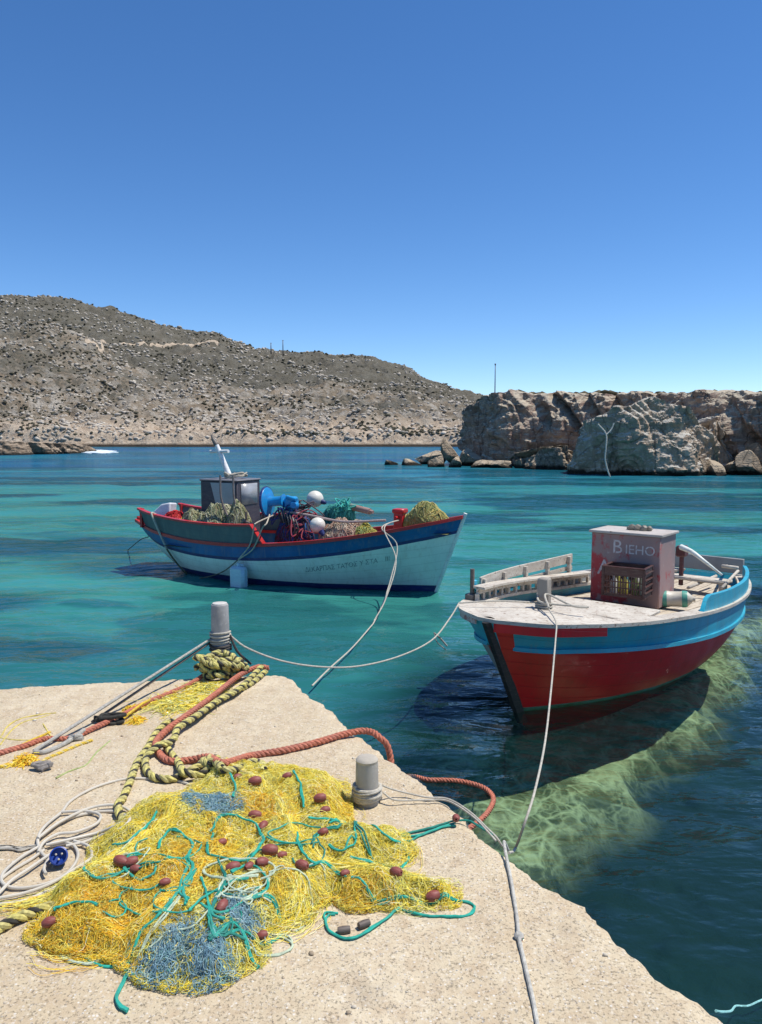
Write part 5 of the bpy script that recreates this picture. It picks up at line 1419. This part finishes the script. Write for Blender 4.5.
# yellow frayed hanks beside it
YF = fibre('golden_line', (.72, .50, .06), scale=50)
def simple(pts, r, mat, label, name='rope', cat='rope', group=None, sides=8, pile=True, step=.012):
    m = MB()
    for P in (pts if isinstance(pts[0], list) else [pts]): m.tube(spline(lay(P, r, pile), step), r, sides)
    return tag(m.build(name, mat), label, cat, group)
def laid(pts, r, mats, label, pitch=None, group=None):
    C = rp(pts, r); return tag(twisted(C, r, pitch or r * 4.4, mats).build('rope', mats), label, 'rope', group)
laid([(150, 700, .015), (142, 704, .02), (130, 713, .02), (120, 720), (112, 716)], .008, [YF], 'golden end of line tied round the thin red rope by the black knot')
def hank(cx, cy, n, L_, pal, label, seed, spread=.05, name='frayed_line'):
    g = np.random.default_rng(seed); c = at(cx, cy, QZ); P = np.zeros((n, 14, 3)); th = g.uniform(0, 6.28, n); X = c[0] + g.normal(0, spread * .3, n); Y = c[1] + g.normal(0, spread * .3, n); z = g.uniform(.003, .03, n)
    for k in range(14):
        P[:, k] = np.stack([X, Y, QZ + z * (1 - k / 18)], 1); th += g.normal(0, .45, n); X = X + L_ / 14 * np.cos(th); Y = Y + L_ / 14 * np.sin(th)
    Vt, Ft = tube_arrays(P, np.full((n, 14), .0018), 3, False)
    return tag(build(name, Vt, Ft, M_NYL, col=np.repeat(np.array(pal)[g.integers(0, len(pal), n)] * g.uniform(.8, 1.1, (n, 1)), 42, 0)), label, 'rope')
hank(136, 722, 120, .06, ORG[:1] + YEL[:2], 'small tuft of golden frayed line on the quay below the black knot', 41)
hank(132, 710, 90, .06, ORG[:1] + YEL[:2], 'golden fuzz caught on the thin red rope right of the black knot', 42)
hank(180, 704, 380, .17, YEL + [(.5, .55, .2)], 'loose lemon yellow strands lying between the two red ropes', 43, .22)
hank(205, 690, 260, .15, YEL + [(.45, .5, .2)], 'loose greenish yellow strands below the rope heap at the bollard', 44, .18)
# left-hand jumble
laid([(0, 767), (12, 764), (24, 760), (36, 765), (48, 758), (62, 752), (76, 746), (92, 740)], .0085, [YF, fibre('pale_gold_line', (.66, .56, .26))], 'golden rope with a cut end lying under the grey hawser end')
laid([(0, 752), (15, 748), (30, 741), (44, 735), (50, 732)], .007, [YF], 'yellow line wound along the thin red rope at the left')
simple([[(0, 738), (8, 726), (20, 719), (38, 715), (56, 713)], [(0, 745), (12, 730), (24, 722), (40, 718), (50, 715)], [(43, 724), (48, 732), (52, 738)], [(0, 738), (15, 740), (40, 740), (52, 737)]], .0042, fibre('thin_yellow_line', (.62, .50, .13)), 'thin yellow line looping at the left edge of the quay')
hank(25, 762, 160, .07, YEL[:2] + ORG[:2], 'knotted golden tuft around the end of the golden rope', 45, .07)
simple([(56, 778), (70, 771), (86, 765), (97, 752), (110, 741)], .0042, fibre('green_cord', (.36, .42, .16)), 'short bent green cord lying loose on the quay')
# white hawser from the bollard, its eye splice and the black shackle knot
hs = np.vstack([B1 + np.array([-.06, -.02, .215]), at(34, 751, QZ + .014)])
m = MB(); m.tube(hs, [.008, .010], 8)
m.tube(spline(lay([(34, 752), (45, 752), (62, 745), (76, 736, .01), (84, 730, .02)], .012), .01), .0125, 9)
tag(m.build('hawser', GR), 'taut grey hawser stretched from the tall bollard down to the left of the quay', 'rope')
hs2 = np.vstack([B1 + np.array([-.06, .0, .19]), at(92, 722, QZ + .012)])
m = MB(); m.tube(hs2, [.008, .008], 8); tag(m.build('hawser', fibre('dull_brown_hawser', (.16, .14, .12))), 'thinner dark hawser beside the taut grey one', 'rope')
m = MB(); m.tube(tangle(110, 718, QZ + .03, .10, .05, .02, 14, 51), .011, 8); tag(m.build('rope_knot', KR), 'knot of black rope lying on the thin red rope', 'rope')
m = MB(); m.tube(tangle(76, 736, QZ + .025, .045, .03, .015, 9, 52), .011, 8); tag(m.build('rope_knot', GR), 'pale knotted eye at the end of the grey hawser', 'rope')
m = MB(); m.tube(tangle(42, 766, QZ + .02, .06, .03, .012, 9, 53), .010, 8); tag(m.build('rope_knot', fibre('dirty_grey_rope', (.27, .24, .21))), 'dirty grey knot beside the golden tuft near the left edge', 'rope')
# wraps
def wrap(c, r, z0, z1, turns, tr, seed=0):
    a = np.linspace(0, turns * 2 * PI, int(turns * 26)); g = np.random.default_rng(seed)
    return np.stack([c[0] + (r + tr) * np.cos(a), c[1] + (r + tr) * np.sin(a), c[2] + z0 + (z1 - z0) * (a / a[-1]) + .006 * np.sin(a * .77 + seed)], 1)
m = MB(); m.tube(wrap(B1, .062, .20, .26, 3, .007, 1), .0075, 7); m.tube(wrap(B1, .062, .17, .215, 2, .006, 4), .006, 7)
tag(m.build('rope', WR), 'white turns wound round the tall bollard', 'rope')
m = MB(); m.tube(wrap(B1, .062, .13, .175, 2, .009, 2), .009, 7); m.tube(spline([B1 + np.array([.07, -.02, .24]), B1 + np.array([.12, -.01, .12]), at(251, 664, QZ + .02)], .01), .009, 7); tag(m.build('strap', DK), 'dark strap from the tall bollard to the quay corner', 'strap')
w2 = np.vstack([wrap(B2, .051, .012, .080, 4.6, .007, 3)])
m = MB(); m.tube(w2, .0078, 8); m.tube(wrap(B2, .051, .025, .068, 2.2, .012, 5), .006, 7)
tag(m.build('rope', WR), 'white line wound in turns round the short thick bollard', 'rope')
ed = lambda x, y, z=.008: at(x, y, QZ + z)
l1 = spline([B2 + np.array([.07, 0, .075]), ed(395, 790, .03), ed(425, 797, .012), ed(448, 799, .008), ed(470, 812, .008), ed(488, 829, .006), ed(497, 838, .0), ed(502, 846, -.03)], .012)
l2 = spline([B2 + np.array([.07, 0, .045]), ed(395, 800, .02), ed(425, 800, .012), ed(448, 801, .010), ed(472, 816, .008), ed(488, 832, .006), ed(496, 841, .0)], .012)
m = MB(); m.tube(l1, .0042, 7); m.tube(l2, .0042, 7); tag(m.build('rope', WR), 'doubled thin white line from the short bollard along the quay edge', 'rope')
# mooring of the red boat, over the edge and back along the quay
bt = wB((BITT[0], BITT[1], 1.0))
lead = wB((BITT[0] + .10, BITT[1] + .50, .97))
lead = at(556, 622, .96)
mm = [bt + np.array([0, 0, .02]), at(549, 609, .98), lead, at(555.5, 640, .90), at(551, 690, .77), at(545, 742, .70), at(535, 790, .70), at(524, 825, .62), at(515, 849, .45), at(509, 853, .6)]
m = MB(); m.tube(spline(mm, .04), .0066, 8); m.tube(wrap(bt - np.array([0, 0, .12]), .065, 0, .07, 3, .01, 7), .0105, 7)
tag(m.build('mooring_rope', WR), 'white mooring rope hanging from the bow of the red boat to the quay edge', 'rope', 'mooring lines')
m = MB(); m.tube(spline([at(508, 850, QZ - .04), ed(504, 842, .01), ed(507, 860), ed(512, 885), ed(517, 918), ed(519, 938, .01), ed(525, 965), ed(533, 1000), ed(539, 1034)], .012), .0065, 8)
m.box(ed(519, 936, .01), (.03, .03, .022), bev=.008)
tag(m.build('rope', fibre('white_and_dark_rope', (.50, .48, .42))), 'white rope coming up over the quay edge and lying towards the foreground', 'rope')
# line bollard -> red boat
bl = at(459, 603, .97)
tag_pts = [B1 + np.array([.07, 0, .23]), at(247, 648, 1.04), at(282, 661, .93), at(322, 667, .82), at(360, 666, .76), at(400, 656, .74), at(432, 640, .78), at(450, 618, .88), bl]
m = MB(); m.tube(spline(tag_pts, .04), .0068, 7); m.tube(spline([bl, wB((LB / 2 - .55, -.25, .99)), bt + np.array([0, 0, -.05])], .04), .0085, 7)
tag(m.build('mooring_rope', WR), 'sagging white line from the tall bollard to the bow of the red boat', 'rope', 'mooring lines')
m = MB(); m.tube(spline([at(434, 633, .78), at(440, 638, .72), at(447, 646, .64)], .02), .008, 6); m.tube(spline([at(434, 633, .78), at(437, 642, .70), at(446, 650, .60)], .02), .005, 6)
tag(m.build('frayed_line', GR), 'short frayed tail hanging from the sagging white line', 'rope')
# mooring of the white boat
pA = wA((PBOW[0], PBOW[1] - .02, 1.16)); gA = wA((PBOW[0] + .05, -.86, 1.10))
mA = [pA, gA, at(397, 545, .85), at(391, 578, .42), at(382, 606, .12), at(373, 624, .02)]
mA3 = [at(373, 624, .045), at(352, 648, .05), at(330, 668, .05), at(312, 686, .04)]
m = MB(); m.tube(spline(mA, .05), .010, 7); mA2 = [pA + np.array([.03, 0, 0]), gA + np.array([.04, 0, 0]), at(396, 560, .7), at(386, 598, .25), at(374, 621, .03)]
m.tube(spline(mA3, .05), .009, 6)
m.tube(spline(mA2, .05), .009, 7); tag(m.build('mooring_rope', WR), 'doubled white mooring rope from the red bow post of the white boat to the quay', 'rope', 'mooring lines')
# electric cable coil with a blue plug
CB = paint('cream_cable', (.62, .57, .47), (.50, .46, .38), rough=.5)
loops = [
 [(195, 787), (178, 781), (152, 779), (126, 779), (96, 787), (72, 800), (62, 812)],
 [(62, 812), (45, 826), (38, 838), (40, 850), (48, 858), (58, 852), (64, 850)],
 [(62, 812), (85, 811), (100, 815), (96, 824), (76, 832), (58, 834), (44, 842), (38, 852)],
 [(38, 838), (60, 822), (90, 808), (115, 805), (130, 812), (122, 822), (100, 832), (76, 838), (50, 844)],
 [(50, 846), (80, 840), (108, 830), (122, 820), (118, 812), (96, 812), (70, 818), (52, 828), (42, 836)],
 [(40, 846), (20, 858), (4, 872), (2, 882), (14, 888), (38, 886), (60, 878), (72, 868), (78, 856), (74, 846), (62, 842), (46, 845)],
 [(74, 841), (88, 846), (92, 856), (86, 862), (70, 872), (50, 884), (25, 893), (0, 898), (-15, 900)],
 [(52, 853), (30, 868), (12, 880), (0, 892), (-12, 903)],
 [(-12, 890), (10, 872), (30, 860), (44, 850)],
 [(-10, 905), (20, 902), (50, 890), (76, 876), (84, 866)],
 [(122, 814), (130, 818), (122, 828), (100, 836), (84, 842), (66, 846)],
 [(60, 852), (50, 858), (44, 868), (46, 874)]]
m = MB()
for k, P in enumerate(loops): m.tube(spline(lay([(x, y, .004 * (k % 4)) for x, y in P], .006), .012), .0062, 8)
cable = m.build('electric_cable', CB); tag(cable, 'coil of cream electric cable with a blue plug on the quay left of the net', 'cable')
pp = on_top(60, 857, .022); ax = Vector((.25, -.8, .55))
m = MB(); m.lathe([(0, -.05), (.014, -.05), (.02, -.02), (.026, 0), (.031, .02), (.033, .05), (.028, .052), (.027, .035), (0, .03)], pp, 24, axis=ax); m.build('plug', paint('blue_plastic', (.015, .06, .34), rough=.35), cable)
m = MB()
q = ax.to_track_quat('Z', 'Y').to_matrix()
for k in range(3):
    a = k * 2.09 + .5; o_ = np.array(q @ Vector((.012 * math.cos(a), .012 * math.sin(a), .03))); m.cyl(pp + o_, pp + o_ + np.array(ax.normalized()) * .016, .004, .004, 8)
m.build('pin', paint('brass_pin', (.6, .55, .45), rough=.3), cable)
m = MB(); g = np.random.default_rng(5)
for k in range(5): m.tube(spline(lay([(-10, 846 + k * .8), (8, 847 + g.normal(0, .8)), (20, 849 + g.normal(0, .8)), (32, 847 + g.normal(0, .8)), (44, 848)], .004), .012), .0055, 6)
tag(m.build('rope', WR), 'short frayed white rope end reaching the cable coil from the left', 'rope')
# string over the edge, bottom right
SKY_S = fibre('pale_teal_string', (.30, .62, .60)); m = MB()
m.tube(spline([at(716, 1011, .80), at(722, 1012, .7), at(731, 1011, .3), at(736, 1006, .05), at(748, 1006, .03), at(762, 1000, .03), at(790, 990, .0)], .02), .0045, 6)
tag(m.build('string', SKY_S), 'pale teal string trailing from the quay edge into the water at the bottom right', 'string')

# ------------------------------------------------------------------ gear aboard the white boat
def heap(name, c, ax, h, pal, label, seed, n=420, rot=0.0, r=.006, cat='fishing net', L_=.014, basec=None):
    g = np.random.default_rng(seed); ca, sa = math.cos(rot), math.sin(rot)
    def hf(x, y):
        u = (ca * (x - c[0]) + sa * (y - c[1])) / ax[0]; v = (-sa * (x - c[0]) + ca * (y - c[1])) / ax[1]
        d = np.sqrt(u * u + v * v); return h * np.clip(1 - d ** 2.2, 0, 1) ** .6 * (.82 + .45 * fbm(x * 4, y * 4, seed=seed, oct=3, gain=.5)) - .04 * (d > 1)
    nn = 44; U = np.linspace(-1.1, 1.1, nn); A, B = np.meshgrid(U, U, indexing='ij')
    X = c[0] + ca * A * ax[0] - sa * B * ax[1]; Y = c[1] + sa * A * ax[0] + ca * B * ax[1]; Z = c[2] + hf(X, Y)
    V0 = np.stack([X, Y, Z], -1).reshape(-1, 3); F0 = grid_faces(nn, nn)
    rr = np.sqrt(g.uniform(0, .9, n)); th = g.uniform(0, 6.28, n); a_, b_ = rr * np.cos(th), rr * np.sin(th)
    X = c[0] + ca * a_ * ax[0] - sa * b_ * ax[1]; Y = c[1] + sa * a_ * ax[0] + ca * b_ * ax[1]
    def inside(x, y):
        u = (ca * (x - c[0]) + sa * (y - c[1])) / ax[0]; v = (-sa * (x - c[0]) + ca * (y - c[1])) / ax[1]; return u * u + v * v < 1.0
    V1, F1, C1 = strands(n, 26, L_, seed, lambda g_, n_: (X, Y), pal, r=r, up=(0, .035), curl=.15, tangle=.35, spread=inside, hfun=hf, base=c[2], offs=np.zeros(3), flow=lambda x, y: fbm(x * 3.5, y * 3.5, seed=seed) * 8, pull=.12)
    bc = np.array(basec or pal[0]) * .55; m_ = build(name, np.concatenate([V0, V1]), [tuple(f) for f in F0] + [tuple(f + len(V0)) for f in F1], tinted('net_' + name + str(seed), .8, .2, .35), col=np.concatenate([np.repeat(bc[None], len(V0), 0), C1]))
    return tag(m_, label, cat)
def P_A(x, y, z): return wA((x, y, z))
OLV = [(.30, .32, .18), (.42, .42, .26), (.18, .22, .12), (.52, .50, .36), (.26, .22, .12)]
heap('fishing_net', P_A(xA(212, -.5, .9), -.50, .60), (.76, .34), .72, OLV, 'long olive and cream net piled beside the dark cabin of the white boat', 61, 900, angA, .010, L_=.03)
heap('fishing_net', P_A(xA(238, -.55, .9), -.55, .66), (.30, .24), .60, OLV, 'high olive mound of net against the cabin side', 66, 420, angA + .2, .010, L_=.03)
heap('fishing_net', P_A(xA(427, .0, 1.1), .0, 1.02), (.42, .27), .36, [(.45, .44, .15), (.38, .36, .12), (.55, .50, .22), (.26, .30, .12), (.5, .38, .12)], 'rounded olive yellow net heap on the bow of the white boat', 62, 900, angA, .007, L_=.03)
heap('fishing_net', P_A(xA(346, -.3, .9), -.30, .66), (.50, .38), .55, [(.52, .36, .26), (.60, .46, .34), (.42, .24, .18), (.62, .54, .42), (.36, .3, .22)], 'pinkish beige net heap amidships on the white boat', 63, 800, angA, .008, L_=.03)
heap('fishing_net', P_A(xA(366, -.4, .9), -.40, .74), (.26, .2), .34, [(.5, .48, .12), (.35, .42, .15), (.6, .5, .1)], 'small yellow green net in front of the pinkish heap', 68, 260, angA, .007, L_=.02)
heap('fishing_net', P_A(xA(295, -.4, .9), -.40, .62), (.34, .36), .68, [(.03, .05, .25), (.05, .03, .08), (.20, .03, .05), (.02, .12, .35), (.10, .09, .10)], 'dark blue and maroon net bundle hanging below the net hauler', 64, 600, angA, .010, L_=.025)
heap('rope_heap', P_A(xA(339, .25, 1.2), .25, 1.02), (.30, .18), .40, [(.06, .38, .33), (.04, .28, .25), (.10, .48, .40)], 'heap of teal rope behind the pinkish net', 65, 500, angA + .3, .009, 'rope', L_=.025)
heap('folded_cloth', P_A(xA(174, -.30, 1.0), -.30, .88), (.22, .18), .23, [(.62, .03, .04), (.5, .02, .03), (.7, .08, .08)], 'bright red cloth bundled at the stern of the white boat', 67, 120, angA, .012, 'cloth', L_=.02)
heap('fishing_net', P_A(xA(189, -.48, 1.0), -.48, .86), (.22, .16), .20, [(.70, .42, .03), (.62, .52, .06), (.5, .3, .04)], 'small golden yellow net beside the red cloth', 69, 260, angA, .008, L_=.02)
g = np.random.default_rng(91)
for k, (px, y_, z_, rx_, rz__, col_, lb) in enumerate(((286, -.45, 1.18, .28, .22, (.03, .05, .22), 'tangle of dark blue rope hanging round the net hauler'), (303, -.2, 1.26, .30, .16, (.12, .08, .09), 'tangle of brown and black lines between the hauler and the larger buoy'), (345, .2, 1.30, .22, .16, (.05, .42, .36), 'loose bright teal line standing up out of the teal heap'), (300, -.55, 1.0, .24, .26, (.30, .04, .06), 'snarl of maroon line over the dark net bundle'))):
    c_ = wA((xA(px, y_, z_), y_, z_)); P = [c_ + np.array([g.normal(0, rx_ * .5), g.normal(0, .12), g.normal(0, rz__ * .5)]) for _ in range(34)]
    m = MB(); m.tube(spline(np.array(P), .03), .011, 6); tag(m.build('tangled_line', fibre('tangled_line_fibre' + 'abcd'[k], col_, scale=20)), lb, 'rope')
# white buoys
BUOY = paint('white_buoy_plastic', (.78, .75, .66), (.62, .57, .46), rough=.4, scale=5)
for px, py, z, r_, lb in ((315, 499, 1.45, .151, 'larger white ball buoy beside the teal rope heap'), (317.5, 525, 1.0, .130, 'smaller white ball buoy by the near gunwale below the larger one')):
    d = .20 if r_ > .14 else -.62
    p = wA((0, 0, 0)); best = None
    # stand it where the boat is: move along the sight line to local y = d
    lo = None
    for zz in np.linspace(.6, 1.9, 400):
        q_ = toA(px, py, zz)
        if lo is None or abs(q_[1] - d) < lo[0]: lo = (abs(q_[1] - d), q_)
    q_ = wA(lo[1]); print('buoy', lo[1])
    by = empty('buoy', q_, lb, 'buoy', angA, 'white ball buoys'); V, Fc = icos(4)
    build('ball', V * r_ * np.array([1, 1, .98]), Fc, BUOY, by)
    m = MB(); e = np.array([.92, .05, -.28]) if r_ > .14 else np.array([.6, -.1, -.78]); m.cyl(e * r_ * .9, e * (r_ + .07), .05, .035, 12); m.cyl(e * (r_ + .07), e * (r_ + .09), .02, .02, 8); m.build('neck', NAVY, by)
# spar, white sheet, fender
q0, q1 = P_A(xA(345, .35, 1.3), .35, 1.31), P_A(xA(370, .2, 1.25), .20, 1.24)
m = MB(); m.cyl(q0, q1, .06, .055, 12); m.cyl(q1, q1 + (q1 - q0) * .12, .035, .03, 10); tag(m.build('spar', paint('pinkish_wood', (.38, .24, .2), (.28, .18, .15), rough=.8)), 'thick wooden spar lying across the white boat in front of the bow post', 'spar')
m = MB(); m.tube(spline([P_A(.15, -.55, 1.26), P_A(.7, -.50, 1.20), P_A(1.3, -.45, 1.12), P_A(2.0, -.3, 1.16)], .04), .020, 8); tag(m.build('rope', fibre('pink_grey_rope', (.42, .33, .3))), 'long pinkish rope stretched over the nets from the hauler to the bow post', 'rope')
c = P_A(xA(163, -.1, 1.1), -.10, 1.00)
m = MB(); m.add(*[np.array(x) if i == 0 else x for i, x in enumerate(([(-.26, -.12, .0), (.12, -.12, .0), (.22, .12, .02), (-.22, .14, .0), (.02, -.08, .24), (.24, -.08, .28), (.28, .10, .26), (.06, .10, .22), (.26, -.12, .06)], [(0, 1, 2, 3), (4, 0, 3, 7), (4, 7, 6, 5), (0, 4, 5, 8, 1), (1, 8, 2), (8, 5, 6, 2), (2, 6, 7, 3)]))])
o = m.build('white_seat', paint('white_plastic', (.80, .82, .84), rough=.4), None, loc=tuple(c)); o.rotation_euler = (0, 0, angA); tag(o, 'white moulded seat tilted at the stern of the white boat', 'seat')
bv = o.modifiers.new('bevel', 'BEVEL'); bv.width = .03; bv.segments = 3
tF = (xA(238, -1.1, .3) + LA / 2) / LA; tG = (xA(268, -1.05, .95) + LA / 2) / LA; tS = (xA(163, -.6, 1.05) + LA / 2) / LA
# fender on the near side
ft = tF; fp = hA.P(ft, .32, -1, .13); fw = wA(fp)
m = MB(); m.box((0, 0, -.02), (.30, .17, .40), bev=.045); m.cyl((0, 0, .17), (0, 0, .23), .035, .03, 12); m.box((.06, 0, .20), (.10, .03, .03), bev=.01)
o = m.build('fender', paint('pale_blue_plastic', (.55, .68, .74), (.45, .58, .66), rough=.4), None, loc=(fw[0], fw[1], .17)); o.rotation_euler = (0, 0, angA); tag(o, 'pale blue jerrycan used as a fender on the near side of the white boat', 'fender')
BR = fibre('beige_rope', (.50, .44, .34), scale=30)
top = fw + np.array([0, 0, .14]); m = MB()
rail = wA(hA.P(.47, 1.12, -1, .05))
m.tube(spline([wA((HX + .1, -.6, 1.2)), wA(hA.P(tG, 1.10, -1, .03)), wA(hA.P(tG - .01, 1.02, -1, .07)), wA(hA.P(tG * .5 + tF * .5, .66, -1, .05)), top], .03), .012, 7)
m.tube(spline([wA((HX + .2, -.58, 1.2)), wA(hA.P(tG - .03, 1.10, -1, .04)), wA(hA.P(tG - .035, 1.02, -1, .07)), wA(hA.P(tG * .4 + tF * .6, .72, -1, .06)), top], .03), .012, 7)
tag(m.build('rope', BR), 'beige rope slung over the near bulwark holding the blue fender', 'rope')
m = MB(); m.tube(spline([top, wA(hA.P(tF - .06, .22, -1, .10)), wA(hA.P(tF - .13, .07, -1, .13)), wA(hA.P(tF - .20, -.02, -1, .2))], .03), .010, 6); tag(m.build('rope', fibre('slimy_dark_rope', (.14, .13, .08))), 'dark wet rope sagging from the fender into the water', 'rope')
m = MB(); m.tube(spline([wA(hA.P(tS, 1.10, -1, -.05)), wA(hA.P(tS, 1.13, -1, .06)), wA(hA.P(tS + .005, .95, -1, .06)), wA(hA.P(tS + .01, .72, -1, .05)), wA(hA.P(tS + .02, .48, -1, .06))], .03), .020, 7); m.tube(spline([wA(hA.P(tS + .02, .48, -1, .06)), wA(hA.P(tS + .04, .25, -1, .08)), wA(hA.P(tS + .06, .02, -1, .12)), wA(hA.P(tS + .06, -.15, -1, .12))], .03), .016, 7, m=1)
tag(m.build('rope', [WR, fibre('weedy_rope', (.09, .10, .06))]), 'white rope over the stern quarter of the white boat, dark where it enters the water', 'rope')
m = MB(); m.tube(spline([wA(hA.P(.01, .62, -1, .02)), at(140, 540, .45), at(128, 550, .0)], .05), .010, 6); tag(m.build('rope', fibre('thin_dark_rope', (.12, .12, .11))), 'thin dark line from the stern of the white boat down into the sea', 'rope')
m = MB(); m.tube(tangle(236, 472, 1.9, .20, .14, .05, 16, 71) , .018, 7)
cc_ = wA((CX + .12, CY, 1.80)); m = MB(); g = np.random.default_rng(72)
P = [cc_ + np.array([.22 * math.cos(a) * g.uniform(.7, 1), .15 * math.sin(a) * g.uniform(.7, 1), .05 * g.uniform(-.4, 1.4)]) for a in np.arange(0, 34, .9)]
m.tube(spline(np.array(P), .03), .016, 7); tag(m.build('rope_coil', BR), 'coil of beige rope on the cabin roof round the foot of the mast', 'rope')
# line and bits on the red boat
m = MB(); P = [wB((BITT[0] + .35, BITT[1] + .25, 1.0)), wB((BITT[0] + .05, BITT[1] + .05, 1.05)), wB((BITT[0] + .1, BITT[1] + .35, .99)), wB((BITT[0] + .02, BITT[1] + .45, .985)), wB((BITT[0] + .2, BITT[1] + .1, 1.0)), wB((BITT[0] - .05, BITT[1] - .1, 1.02))]
m.tube(spline(np.array(P), .02), .010, 7); tag(m.build('rope', WR), 'slack turns of white line lying on the foredeck at the wooden post', 'rope')
